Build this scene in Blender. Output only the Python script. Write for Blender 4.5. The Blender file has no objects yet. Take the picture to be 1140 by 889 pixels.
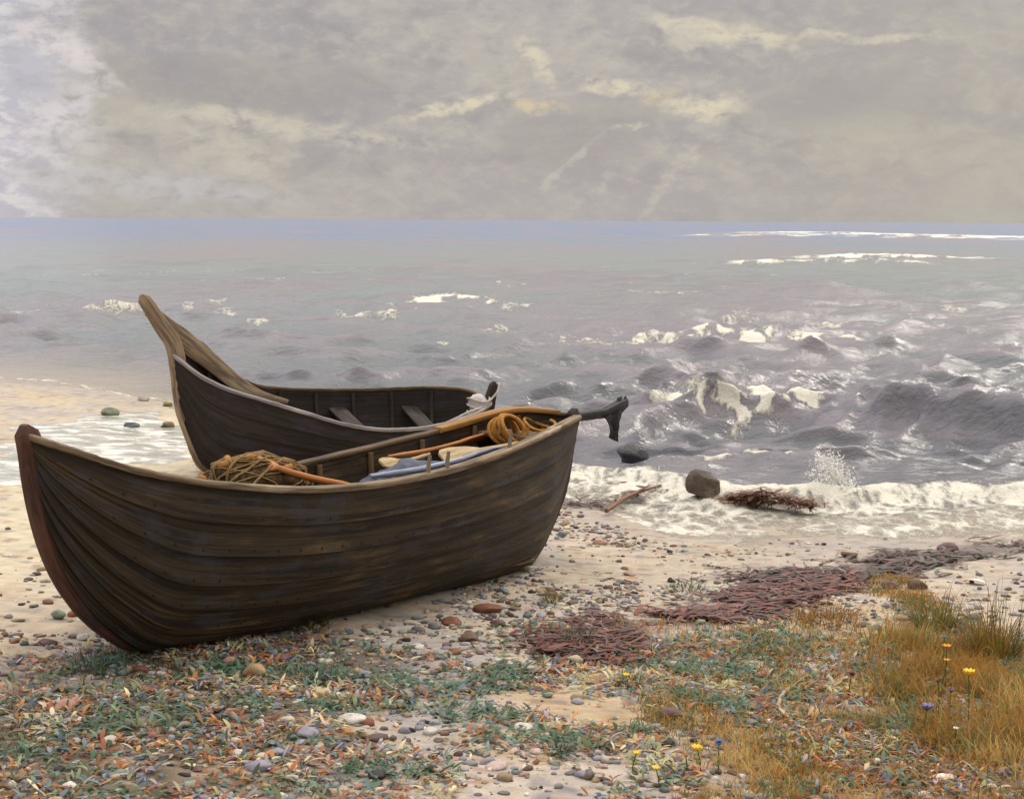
import bpy, math, random
import numpy as np
from mathutils import Vector, Matrix
random.seed(7); RNG = np.random.default_rng(11)
sc = bpy.context.scene
COL = sc.collection
R = math.radians

# ------------------------------------------------------------------ camera numbers
W, H, FPX, HC = 1140.0, 889.0, 1700.0, 3.0
PITCH = math.atan((444.5 - 245) / FPX); ROLL = math.atan(6.5 / 1110)
FWD = np.array([0, math.cos(PITCH), -math.sin(PITCH)])
_u0 = np.array([0, math.sin(PITCH), math.cos(PITCH)]); _r0 = np.array([1.0, 0, 0])
RT = math.cos(ROLL) * _r0 + math.sin(ROLL) * _u0
UP = -math.sin(ROLL) * _r0 + math.cos(ROLL) * _u0
EYE = np.array([0, 0, HC])
def ray(px, py): return FWD + RT * (px - 570) / FPX + UP * (444.5 - py) / FPX
def azel(px, py):
    d = ray(px, py); d = d / np.linalg.norm(d)
    return math.atan2(d[0], d[1]), math.asin(d[2])
def sea_pt(px, py):
    d = ray(px, py); t = HC / -d[2]
    return np.array([d[0] * t, d[1] * t])

# ------------------------------------------------------------------ numpy noise
def _hash(ix, iy, seed):
    h = (ix.astype(np.int64) * 374761393 + iy.astype(np.int64) * 668265263 + seed * 974634781) & 0xFFFFFFFF
    h = ((h ^ (h >> 13)) * 1274126177) & 0xFFFFFFFF
    return ((h ^ (h >> 16)) & 0xFFFF) / 65535.0
def vnoise(x, y, seed=0):
    x = np.asarray(x, float); y = np.asarray(y, float)
    ix = np.floor(x); iy = np.floor(y); fx = x - ix; fy = y - iy
    fx = fx * fx * fx * (fx * (fx * 6 - 15) + 10); fy = fy * fy * fy * (fy * (fy * 6 - 15) + 10)
    a = _hash(ix, iy, seed); b = _hash(ix + 1, iy, seed); c = _hash(ix, iy + 1, seed); d = _hash(ix + 1, iy + 1, seed)
    return (a * (1 - fx) + b * fx) * (1 - fy) + (c * (1 - fx) + d * fx) * fy
def fbm(x, y, seed=0, oct=4):
    s = 0; a = 0.5; n = 0
    for i in range(oct):
        s = s + a * vnoise(x * 2 ** i + 17.3 * i, y * 2 ** i - 9.1 * i, seed + i); n += a; a *= 0.5
    return s / n
def sstep(a, b, x):
    t = np.clip((x - a) / (b - a), 0, 1); return t * t * (3 - 2 * t)
def lin(r, g, b):
    f = lambda c: (c / 255 / 12.92) if c / 255 <= 0.04045 else ((c / 255 + 0.055) / 1.055) ** 2.4
    return np.array([f(r), f(g), f(b)])
def pchip(xs, ys, x):
    xs = np.asarray(xs, float); ys = np.asarray(ys, float); x = np.asarray(x, float)
    h = np.diff(xs); d = np.diff(ys) / h; m = np.zeros(len(xs)); m[0] = d[0]; m[-1] = d[-1]
    for i in range(1, len(xs) - 1):
        if d[i - 1] * d[i] > 0:
            w1 = 2 * h[i] + h[i - 1]; w2 = h[i] + 2 * h[i - 1]
            m[i] = (w1 + w2) / (w1 / d[i - 1] + w2 / d[i])
    k = np.clip(np.searchsorted(xs, x) - 1, 0, len(h) - 1)
    xc = np.clip(x, xs[0], xs[-1]); t = (xc - xs[k]) / h[k]
    return ((2*t**3-3*t**2+1)*ys[k] + (t**3-2*t**2+t)*h[k]*m[k] + (-2*t**3+3*t**2)*ys[k+1] + (t**3-t**2)*h[k]*m[k+1])

# ------------------------------------------------------------------ terrain function
SHORE = np.array([sea_pt(*p) for p in [(-500, 408), (0, 422), (120, 438), (220, 454), (330, 482), (480, 515), (600, 545), (680, 572), (745, 590),
                                        (820, 592), (900, 592), (1000, 597), (1140, 590), (1600, 580)]])
def shore_y(x):
    return np.interp(x, SHORE[:, 0], SHORE[:, 1]) + 0.45 * (vnoise(x * 1.1, x * 0 + 3.3, 5) - 0.5) + 0.2 * (vnoise(x * 3.1, x * 0 + 1.3, 6) - 0.5)
def ground0(x, y):
    d = shore_y(x) - y
    return np.where(d > 0, 0.035 * d, 0.06 * d)
PEBB = None
def ground_z(x, y):
    x = np.asarray(x, float); y = np.asarray(y, float)
    z = ground0(x, y)
    k = np.clip((shore_y(x) - y) / 3, 0.15, 1)
    z = z + k * (0.10 * (fbm(x * 0.55, y * 0.55, 21, 3) - 0.5) + 0.03 * (fbm(x * 2.6, y * 2.6, 31, 3) - 0.5))
    return z
def gpt(px, py):
    d = ray(px, py)
    ts = np.linspace(3, 60, 5000)
    z = HC + d[2] * ts - ground_z(d[0] * ts, d[1] * ts)
    i = int(np.argmax(z < 0)) if (z < 0).any() else len(ts) - 1
    t = ts[i]
    return np.array([d[0] * t, d[1] * t, float(ground_z(d[0] * t, d[1] * t))])
def dist_poly(X, Y, pts):
    """distance to polyline, signed side (+ = away from the viewer), parameter along 0..1"""
    best = np.full(X.shape, 1e9); sv = np.zeros(X.shape); par = np.zeros(X.shape)
    n = len(pts) - 1
    for i in range(n):
        a = np.asarray(pts[i][:2]); b = np.asarray(pts[i + 1][:2]); ab = b - a; L2 = ab @ ab
        t = np.clip(((X - a[0]) * ab[0] + (Y - a[1]) * ab[1]) / L2, 0, 1)
        dx = X - a[0] - t * ab[0]; dy = Y - a[1] - t * ab[1]; d = np.hypot(dx, dy)
        m = d < best
        best = np.where(m, d, best); sv = np.where(m, np.sign(dy) * d, sv); par = np.where(m, (i + t) / n, par)
    return best, sv, par

# ------------------------------------------------------------------ mesh helpers
def tag(o, label=None, cat=None, group=None, kind=None):
    if label: o['label'] = label
    if cat: o['category'] = cat
    if group: o['group'] = group
    if kind: o['kind'] = kind
    return o
def mk(name, V, F, mat, parent=None, cols=None, uv=None, smooth=True, vals=None):
    V = np.ascontiguousarray(V, dtype=np.float32).reshape(-1, 3)
    Fs = F if isinstance(F, list) else [F]
    Fs = [np.asarray(f, dtype=np.int32) for f in Fs if len(f)]
    me = bpy.data.meshes.new(name)
    me.vertices.add(len(V)); me.vertices.foreach_set('co', V.ravel())
    li = np.concatenate([f.ravel() for f in Fs]); tot = np.concatenate([np.full(len(f), f.shape[1], np.int32) for f in Fs])
    st = np.concatenate([[0], np.cumsum(tot)[:-1]]).astype(np.int32)
    me.loops.add(len(li)); me.loops.foreach_set('vertex_index', li)
    me.polygons.add(len(tot)); me.polygons.foreach_set('loop_start', st)
    me.polygons.foreach_set('use_smooth', np.full(len(tot), smooth, dtype=bool))
    me.update(calc_edges=True)
    if cols is not None:
        c = np.ones((len(V), 4), np.float32); c[:, :3] = cols
        me.attributes.new('Col', 'FLOAT_COLOR', 'POINT').data.foreach_set('color', c.ravel())
    for k, v in (vals or {}).items():
        me.attributes.new(k, 'FLOAT', 'POINT').data.foreach_set('value', np.asarray(v, np.float32).ravel())
    if uv is not None:
        me.uv_layers.new(name='UVMap').data.foreach_set('uv', np.asarray(uv, np.float32)[li].ravel())
    me.materials.append(mat)
    o = bpy.data.objects.new(name, me); COL.objects.link(o)
    if parent is not None: o.parent = parent
    return o
def empty(name, loc):
    o = bpy.data.objects.new(name, None); COL.objects.link(o); o.location = Vector([float(v) for v in loc]); o.empty_display_size = 0.2
    return o
def under(o, root):
    """parent keeping the world position (root is unrotated)"""
    o.parent = root; o.matrix_parent_inverse = Matrix.Translation(-root.location)
    return o
def grid_faces(nr, nc, close=False):
    i = np.arange(nr - 1)[:, None]; j = np.arange(nc if close else nc - 1)[None, :]
    j2 = (j + 1) % nc
    return np.stack([i * nc + j, i * nc + j2, (i + 1) * nc + j2, (i + 1) * nc + j], -1).reshape(-1, 4)
class MB:
    def __init__(s): s.V = []; s.F = {}; s.n = 0; s.UV = []; s.C = []
    def add(s, V, F, uv=None, col=None):
        V = np.asarray(V, float); F = np.asarray(F, int)
        s.V.append(V); s.F.setdefault(F.shape[1], []).append(F + s.n); s.n += len(V)
        s.UV.append(uv if uv is not None else V[:, :2]); s.C.append(np.broadcast_to(col if col is not None else (1, 1, 1), (len(V), 3)))
        return s
    def build(s, name, mat, parent=None, smooth=True, col=False):
        return mk(name, np.concatenate(s.V), [np.concatenate(f) for f in s.F.values()], mat, parent, uv=np.concatenate(s.UV), smooth=smooth,
                  cols=np.concatenate(s.C) if col else None)
def tube(mb, P, r, k=8, cap=True, wob=0.0):
    P = np.asarray(P, float); n = len(P); r = np.broadcast_to(r, (n,)).astype(float)
    T = np.gradient(P, axis=0); T /= np.linalg.norm(T, axis=1)[:, None] + 1e-9
    ref = np.array([0, 0, 1.0]) if abs(T[0][2]) < 0.9 else np.array([1.0, 0, 0])
    A = np.cross(T[0], ref); A /= np.linalg.norm(A); V = []; uv = []
    L = np.concatenate([[0], np.cumsum(np.linalg.norm(np.diff(P, axis=0), axis=1))])
    for i in range(n):
        A = A - T[i] * (A @ T[i]); A /= np.linalg.norm(A) + 1e-9; B = np.cross(T[i], A)
        for j in range(k):
            a = 2 * math.pi * j / k; rr = r[i] * (1 + wob * (random.random() - 0.5))
            V.append(P[i] + rr * (math.cos(a) * A + math.sin(a) * B)); uv.append((L[i], j / k * 0.2))
    F = grid_faces(n, k, True)
    mb.add(V, F, np.array(uv))
    if cap:
        for e, idx in ((0, range(k)), (n - 1, range(k))):
            c = [P[e]] + [V[e * k + j] for j in idx]
            mb.add(c, [(0, 1 + (j + 1) % k, 1 + j) if e == 0 else (0, 1 + j, 1 + (j + 1) % k) for j in range(k)], np.zeros((k + 1, 2)) + [L[e], 0])
def sweep_rect(mb, C, A, B, ha, hb, ch=0.006, jit=0.0):
    """rectangular bar along C; A,B cross-section axes per point, ha,hb half sizes (scalars or arrays); chamfered corners"""
    C = np.asarray(C, float); n = len(C); ha = np.broadcast_to(ha, (n,)); hb = np.broadcast_to(hb, (n,))
    A = np.broadcast_to(A, C.shape); B = np.broadcast_to(B, C.shape)
    L = np.concatenate([[0], np.cumsum(np.linalg.norm(np.diff(C, axis=0), axis=1))])
    V = []; uv = []
    for i in range(n):
        a, b = ha[i], hb[i]; c = min(ch, a * 0.6, b * 0.6)
        ring = [(a - c, b), (-a + c, b), (-a, b - c), (-a, -b + c), (-a + c, -b), (a - c, -b), (a, -b + c), (a, b - c)]
        s = 0; off = random.uniform(-jit, jit)
        for (p, q) in ring:
            V.append(C[i] + A[i] * (p + off) + B[i] * (q + off)); uv.append((L[i], s + p * 0.7 + q)); 
    k = 8
    mb.add(V, grid_faces(n, k, True), np.array(uv))
    for e in (0, n - 1):
        c = [C[e]] + [V[e * k + j] for j in range(k)]
        mb.add(c, [(0, 1 + j, 1 + (j + 1) % k) if e == 0 else (0, 1 + (j + 1) % k, 1 + j) for j in range(k)], np.zeros((k + 1, 2)) + [L[e], 0.3])
def box_plank(mb, a, b, wdir, tdir, w, t, n=8, jit=0.0):
    a = np.asarray(a, float); b = np.asarray(b, float)
    P = a + (b - a) * np.linspace(0, 1, n)[:, None]
    sweep_rect(mb, P, np.asarray(wdir, float), np.asarray(tdir, float), w / 2, t / 2, 0.006, jit)
def ico(sub=2):
    import bmesh
    bm = bmesh.new(); bmesh.ops.create_icosphere(bm, subdivisions=sub, radius=1)
    V = np.array([v.co[:] for v in bm.verts]); F = np.array([[v.index for v in f.verts] for f in bm.faces]); bm.free()
    return V, F
ICO = {k: ico(k) for k in (1, 2, 3, 4)}
def noise3(P, f, seed):
    x, y, z = (P * f).T
    return (vnoise(x + 3.1, y + z * 0.73, seed) + vnoise(y + 7.7, z + x * 0.61, seed + 1) + vnoise(z + 1.9, x + y * 0.57, seed + 2)) / 1.5 - 1
def rock_verts(sub, size, seed, amp=0.25, facet=0.5, f=1.3):
    V, F = ICO[sub]; V = V.copy()
    r = np.random.default_rng(seed)
    for _ in range(9):                                      # flat cleaved sides
        d = r.normal(size=3); d /= np.linalg.norm(d); c = r.uniform(0.55, 0.85)
        h = V @ d; V = V - np.outer(np.clip(h - c, 0, None) * facet * 1.6, d)
    V = V * (1 + amp * noise3(V, f, seed)[:, None] + 0.25 * amp * noise3(V, f * 3.1, seed + 9)[:, None])
    return V * np.asarray(size), F

# ------------------------------------------------------------------ node helpers
class NB:
    def __init__(s, nt): s.nt = nt
    def n(s, t, ins=None, **kw):
        nd = s.nt.nodes.new(t)
        for k, v in kw.items(): setattr(nd, k, v)
        for k, v in (ins or {}).items(): s.set(nd.inputs[k], v)
        return nd
    def set(s, sock, v):
        if isinstance(v, bpy.types.NodeSocket): s.nt.links.new(v, sock)
        elif isinstance(v, bpy.types.Node): s.nt.links.new(v.outputs[0], sock)
        else:
            if hasattr(sock.default_value, '__len__') and not isinstance(v, str):
                v = tuple(float(x) for x in v)
                if len(sock.default_value) == 4 and len(v) == 3: v = v + (1.0,)
            sock.default_value = v
    def m(s, op, a, b=None, c=None, clamp=False):
        nd = s.nt.nodes.new('ShaderNodeMath'); nd.operation = op; nd.use_clamp = clamp
        s.set(nd.inputs[0], a)
        if b is not None: s.set(nd.inputs[1], b)
        if c is not None: s.set(nd.inputs[2], c)
        return nd.outputs[0]
    def mix(s, f, a, b, mode='MIX'):
        nd = s.nt.nodes.new('ShaderNodeMix'); nd.data_type = 'RGBA'; nd.blend_type = mode; nd.clamp_factor = True
        s.set(nd.inputs[0], f); s.set(nd.inputs[6], a); s.set(nd.inputs[7], b)
        return nd.outputs[2]
    def ss(s, x, lo, hi):
        nd = s.nt.nodes.new('ShaderNodeMapRange'); nd.interpolation_type = 'SMOOTHSTEP'
        s.set(nd.inputs[0], x); s.set(nd.inputs[1], lo); s.set(nd.inputs[2], hi)
        return nd.outputs[0]
    def noise(s, vec, scale, detail=4, rough=0.55, dist=0.0):
        nd = s.n('ShaderNodeTexNoise', {'Scale': scale, 'Detail': detail, 'Roughness': rough, 'Distortion': dist})
        if vec is not None: s.set(nd.inputs['Vector'], vec)
        return nd.outputs[0]
    def scale(s, vec, sx, sy, sz):
        nd = s.n('ShaderNodeMapping'); s.set(nd.inputs[0], vec); nd.inputs['Scale'].default_value = (sx, sy, sz)
        return nd.outputs[0]
def material(name):
    m = bpy.data.materials.new(name); m.use_nodes = True
    nb = NB(m.node_tree); bs = m.node_tree.nodes['Principled BSDF']
    return m, nb, bs
def bump(nb, bs, h, strength, dist):
    b = nb.n('ShaderNodeBump', {'Strength': strength, 'Distance': dist, 'Height': h}); nb.set(bs.inputs['Normal'], b.outputs[0])
def wood(name, dark, mid, light, su=2.0, sv=26.0, rough=0.6, lightamt=0.5, spec=0.35, tint=None, tintamt=0.0, bstr=0.6):
    """weathered timber; grain follows the UVs (u along the plank in metres)"""
    m, nb, bs = material(name)
    uv = nb.n('ShaderNodeTexCoord').outputs['UV']
    ob = nb.n('ShaderNodeNewGeometry').outputs['Position']
    gr = nb.noise(nb.scale(uv, su, sv, 1), 1.0, 6, 0.62, 0.3)
    big = nb.noise(nb.scale(uv, 1.1, 4.0, 1), 1.0, 4, 0.6, 0.5)
    fine = nb.noise(nb.scale(uv, 9, 150, 1), 1.0, 3, 0.6)
    pat = nb.m('ADD', nb.m('MULTIPLY', nb.noise(ob, 3.1, 5, 0.62, 0.4), 0.5), nb.m('MULTIPLY', nb.noise(nb.scale(uv, 1.7, 16, 1), 1.0, 5, 0.62, 0.4), 0.5))
    c = nb.mix(nb.ss(gr, 0.36, 0.62), dark, mid)
    f = nb.m('MULTIPLY', nb.ss(big, 0.50, 0.72), nb.ss(gr, 0.40, 0.66))
    c = nb.mix(nb.m('MULTIPLY', f, lightamt), c, light)
    if tint is not None:
        c = nb.mix(nb.m('MULTIPLY', nb.ss(pat, 0.51, 0.60), tintamt), c, tint)
    c = nb.mix(nb.m('MULTIPLY', nb.ss(fine, 0.55, 0.75), 0.45), c, nb.mix(0.65, c, (0, 0, 0)))
    nb.set(bs.inputs['Base Color'], c)
    nb.set(bs.inputs['Roughness'], nb.m('ADD', nb.m('MULTIPLY', pat, 0.35), rough - 0.17))
    bs.inputs['Specular IOR Level'].default_value = spec
    h = nb.m('ADD', nb.m('MULTIPLY', gr, 0.7), nb.m('MULTIPLY', fine, 0.5))
    bump(nb, bs, h, bstr, 0.012)
    return m
def plain(name, col, var=0.35, rough=0.8, scale=8.0, col2=None, spec=0.3, b=0.4, bd=0.01):
    m, nb, bs = material(name)
    ob = nb.n('ShaderNodeTexCoord').outputs['Object']
    n1 = nb.noise(ob, scale, 6, 0.62); n2 = nb.noise(ob, scale * 6, 4, 0.6)
    c = nb.mix(nb.ss(n1, 0.35, 0.68), tuple(np.array(col) * (1 - var)), tuple(col))
    if col2 is not None: c = nb.mix(nb.ss(n2, 0.5, 0.68), c, col2)
    nb.set(bs.inputs['Base Color'], c); bs.inputs['Roughness'].default_value = rough; bs.inputs['Specular IOR Level'].default_value = spec
    bump(nb, bs, nb.m('ADD', n1, nb.m('MULTIPLY', n2, 0.4)), b, bd)
    return m
def vcol_mat(name, rough=0.75, var=0.3, scale=25.0, spec=0.3, b=0.3, bd=0.004, translucent=False):
    m, nb, bs = material(name)
    at = nb.n('ShaderNodeAttribute', attribute_name='Col').outputs['Color']
    ob = nb.n('ShaderNodeTexCoord').outputs['Object']
    n1 = nb.noise(ob, scale, 5, 0.6)
    c = nb.mix(nb.m('MULTIPLY', nb.ss(n1, 0.62, 0.35), var), at, nb.mix(0.6, at, (0.02, 0.018, 0.015)))
    nb.set(bs.inputs['Base Color'], c); bs.inputs['Roughness'].default_value = rough; bs.inputs['Specular IOR Level'].default_value = spec
    if b: bump(nb, bs, n1, b, bd)
    return m

# ------------------------------------------------------------------ world and sun
SUN_AZ, SUN_EL = R(38), R(44)
def build_world():
    w = bpy.data.worlds.new('World'); sc.world = w; w.use_nodes = True
    nt = w.node_tree; nb = NB(nt); bg = nt.nodes['Background']
    D = nb.n('ShaderNodeTexCoord').outputs['Generated']
    sp = nb.n('ShaderNodeSeparateXYZ', {0: D})
    x, y, z = sp.outputs
    az = nb.m('ARCTAN2', x, y); el = nb.m('ARCSINE', z)
    P = nb.n('ShaderNodeCombineXYZ', {0: az, 1: el, 2: 0.0}).outputs[0]
    n_big = nb.noise(nb.scale(P, 5, 13, 1), 1.0, 5, 0.55, 0.6)
    n_mid = nb.noise(nb.scale(P, 14, 30, 1), 1.0, 6, 0.6, 0.8)
    n_fin = nb.noise(nb.scale(P, 60, 110, 1), 1.0, 5, 0.65, 0.3)
    c = nb.mix(nb.ss(n_big, 0.36, 0.62), lin(169, 163, 165), lin(188, 182, 173))
    c = nb.mix(nb.m('MULTIPLY', nb.ss(n_mid, 0.50, 0.68), 0.55), c, lin(157, 151, 153))
    c = nb.mix(nb.m('MULTIPLY', nb.ss(n_mid, 0.46, 0.34), 0.35), c, lin(196, 189, 172))
    c = nb.mix(nb.m('MULTIPLY', nb.ss(n_fin, 0.47, 0.66), 0.34), c, lin(206, 199, 184))
    c = nb.mix(nb.m('MULTIPLY', nb.ss(n_fin, 0.48, 0.32), 0.30), c, lin(150, 146, 150))
    # paler lower band above the sea
    c = nb.mix(nb.m('MULTIPLY', nb.ss(el, 0.05, 0.004), 0.45), c, lin(188, 182, 178))
    # warm greenish bank on the right
    c = nb.mix(nb.m('MULTIPLY', nb.ss(az, 0.08, 0.26), 0.35), c, lin(182, 177, 162))
    # distorted coordinates for cloud edges
    dn = nb.n('ShaderNodeTexNoise', {'Vector': nb.scale(P, 34, 34, 1), 'Scale': 1.0, 'Detail': 4.0, 'Roughness': 0.6}).outputs['Color']
    ds = nb.n('ShaderNodeSeparateXYZ', {0: dn}).outputs
    daz = nb.m('ADD', az, nb.m('MULTIPLY', nb.m('SUBTRACT', ds[0], 0.5), 0.032))
    de = nb.m('ADD', el, nb.m('MULTIPLY', nb.m('SUBTRACT', ds[1], 0.5), 0.020))
    # bright lavender cloud bank on the left
    lm = nb.m('ADD', daz, nb.m('MULTIPLY', nb.m('SUBTRACT', n_mid, 0.5), 0.10))
    left = nb.ss(lm, -0.262, -0.315)
    left = nb.m('MULTIPLY', left, nb.ss(az, -1.6, -0.8))
    lc = nb.mix(nb.ss(n_fin, 0.42, 0.6), lin(196, 193, 202), lin(222, 218, 219))
    c = nb.mix(nb.m('MULTIPLY', left, 0.9), c, lc)
    def streak(px, py, L, T, deg, col, amt, soft=0.5):
        nonlocal c
        a0, e0 = azel(px, py); L = L / FPX; T = 0.8 * T / FPX; ca, sa = math.cos(R(deg)), math.sin(R(deg))
        dx = nb.m('SUBTRACT', daz, a0); dy = nb.m('SUBTRACT', de, e0)
        u = nb.m('ADD', nb.m('MULTIPLY', dx, ca / L), nb.m('MULTIPLY', dy, sa / L))
        v = nb.m('ADD', nb.m('MULTIPLY', dx, -sa / T), nb.m('MULTIPLY', dy, ca / T))
        r2 = nb.m('ADD', nb.m('MULTIPLY', u, u), nb.m('MULTIPLY', v, v))
        f = nb.ss(r2, 1.9, 0.0)
        f = nb.m('MULTIPLY', nb.m('MULTIPLY', f, amt * 1.0), nb.ss(n_fin, 0.30, 0.62))
        c = nb.mix(f, c, col)
    cream = lin(222, 211, 186); warm = lin(218, 200, 166); pale = lin(206, 198, 182); grey = lin(148, 142, 142)
    streak(250, 95, 170, 40, 0, grey, 0.55)
    streak(640, 150, 90, 45, 10, grey, 0.45)
    streak(930, 110, 110, 45, 0, lin(160, 157, 152), 0.4)
    streak(310, 140, 160, 13, -7, pale, 0.85)
    streak(255, 128, 75, 9, 0, pale, 0.7)
    streak(260, 170, 60, 24, -28, pale, 0.5)
    streak(512, 116, 62, 9, 12, cream, 0.95)
    streak(600, 118, 36, 9, -3, warm, 0.85)
    streak(597, 70, 26, 12, -50, cream, 0.8)
    streak(690, 98, 36, 12, -5, cream, 0.9)
    streak(735, 108, 20, 14, 20, warm, 0.6)
    streak(785, 118, 44, 15, 4, cream, 0.95)
    streak(700, 142, 20, 4, -5, cream, 0.7)
    streak(800, 36, 70, 14, -12, cream, 0.9)
    streak(765, 45, 24, 26, 30, pale, 0.7)
    streak(940, 44, 110, 6, -2, cream, 0.6)
    streak(635, 180, 46, 6, 44, pale, 0.55)
    streak(755, 190, 62, 8, 50, pale, 0.5)
    streak(660, 215, 40, 6, 45, pale, 0.35)
    streak(70, 90, 34, 120, 8, lin(216, 212, 214), 0.45)
    streak(80, 60, 60, 14, -35, lin(226, 214, 214), 0.8)
    streak(60, 130, 60, 22, 30, lin(224, 214, 218), 0.7)
    streak(30, 80, 26, 30, 0, lin(182, 180, 198), 0.6)
    streak(150, 205, 160, 16, -4, lin(200, 197, 198), 0.7)
    # an overcast sky is brighter overhead than near the horizon
    br = nb.m('ADD', 1.0, nb.m('MULTIPLY', nb.ss(el, 0.18, 1.1), 3.3))
    below = nb.ss(el, -0.12, -0.02)
    c = nb.mix(below, lin(120, 115, 108), c)
    sky = nb.n('ShaderNodeTexSky', sky_type='NISHITA', sun_disc=False)
    sky.sun_elevation = SUN_EL; sky.sun_rotation = SUN_AZ; sky.air_density = 1.2; sky.dust_density = 3.0
    vm = nb.n('ShaderNodeVectorMath', operation='SCALE'); nb.set(vm.inputs[0], c); nb.set(vm.inputs['Scale'], nb.m('MULTIPLY', br, 10.0))
    fin = nb.mix(0.96, sky.outputs[0], vm.outputs[0])
    nb.set(bg.inputs[0], fin); bg.inputs[1].default_value = 0.1
    s = bpy.data.lights.new('sun', 'SUN'); s.energy = 1.5; s.angle = R(11); s.color = (1.0, 0.93, 0.82)
    so = bpy.data.objects.new('sun', s); COL.objects.link(so)
    d = Vector((math.sin(SUN_AZ) * math.cos(SUN_EL), math.cos(SUN_AZ) * math.cos(SUN_EL), math.sin(SUN_EL)))
    so.rotation_euler = (-d).to_track_quat('-Z', 'Y').to_euler(); so.location = d * 40
build_world()

# ------------------------------------------------------------------ beach
def blob(X, Y, px, py, rx, ry, seed=0, rag=0.5):
    c = gpt(px, py); ex = gpt(px + rx, py); ny = gpt(px, py + ry); fy = gpt(px, max(py - ry, 380))
    sx = abs(ex[0] - c[0]) + 1e-3; sy = 0.5 * (abs(ny[1] - c[1]) + abs(fy[1] - c[1])) + 1e-3
    r = np.hypot((X - c[0]) / sx, (Y - c[1]) / sy) + rag * (fbm(X * 2.2, Y * 2.2, 70 + seed, 4) - 0.5) * 2
    return sstep(1.15, 0.55, r)
WRACK = [gpt(*p) for p in [(635, 728), (676, 708), (720, 698), (790, 688), (850, 668), (900, 650), (950, 640)]]
WRACK2 = [gpt(*p) for p in [(850, 652), (900, 640), (960, 636), (1030, 622), (1150, 606)]]
WRACK3 = [gpt(*p) for p in [(640, 562), (690, 560), (735, 552)]]
def ground_color(X, Y):
    n = lambda f, s, st=1.0: fbm(X * f, Y * f * st, s, 4)
    sand = np.zeros(X.shape + (3,)) + lin(194, 180, 156)
    def lay(mask, c):
        nonlocal sand
        sand = sand * (1 - mask[..., None]) + np.asarray(c) * mask[..., None]
    lay(0.75 * sstep(0.45, 0.65, n(1.1, 1)), lin(188, 172, 160))          # pinkish grey
    lay(0.55 * sstep(0.5, 0.68, n(1.5, 2)), lin(174, 165, 164))           # lavender grey
    lay(0.5 * sstep(0.52, 0.7, n(1.3, 3)), lin(200, 176, 132))            # ochre
    lay(blob(X, Y, 40, 560, 170, 190, 1), lin(208, 194, 160))             # cream sand on the left
    lay(0.6 * blob(X, Y, 760, 620, 150, 40, 2), lin(200, 184, 160))
    lay(0.8 * blob(X, Y, 480, 745, 110, 70, 3), lin(160, 151, 150))       # grey shingle
    lay(0.8 * blob(X, Y, 640, 800, 110, 55, 4), lin(196, 168, 124))       # ochre sand
    lay(0.7 * blob(X, Y, 560, 870, 180, 40, 5), lin(190, 178, 164))
    soil = blob(X, Y, 960, 830, 260, 110, 6); lay(0.85 * soil, lin(150, 112, 56))
    lay(0.7 * blob(X, Y, 940, 690, 80, 25, 16), lin(198, 168, 116))
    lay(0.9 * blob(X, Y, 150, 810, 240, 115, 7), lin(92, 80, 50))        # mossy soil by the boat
    lay(0.8 * blob(X, Y, 300, 735, 190, 40, 8), lin(74, 66, 46))  # front hull's shade painted into the ground, mixed with plant green
    lay(0.6 * blob(X, Y, 330, 840, 120, 60, 9), lin(150, 128, 104))
    for wr, w, c in ((WRACK, 0.30, lin(96, 50, 38)), (WRACK2, 0.34, lin(96, 80, 78)), (WRACK3, 0.3, lin(104, 84, 80))):
        d, _, _ = dist_poly(X, Y, wr)
        lay(0.8 * sstep(w, w * 0.3, d + 0.35 * (n(2.5, 12) - 0.5)), c)
    sand = sand.mean(-1, keepdims=True) * 1.03 + (sand - sand.mean(-1, keepdims=True)) * 0.80
    off = shore_y(X) - Y
    wet = sstep(2.6, 0.5, off + 1.2 * (n(1.2, 14) - 0.5))
    sand = sand * (1 - 0.16 * wet[..., None])
    # stroke-like mottling of the surface
    m1 = vnoise(X * 9, Y * 22, 41) ; m2 = vnoise(X * 14 + 5, Y * 30, 42)
    sand = sand * (0.86 + 0.28 * m1[..., None]) * (0.9 + 0.2 * m2[..., None])
    for k, (c, th) in enumerate(((lin(120, 92, 70), 0.80), (lin(196, 172, 150), 0.80), (lin(128, 128, 140), 0.82), (lin(190, 140, 104), 0.84))):
        lay(0.55 * sstep(th, th + 0.08, vnoise(X * 7 + 31 * k, Y * 17 - 9 * k, 50 + k)), c)
    return sand, wet
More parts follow.
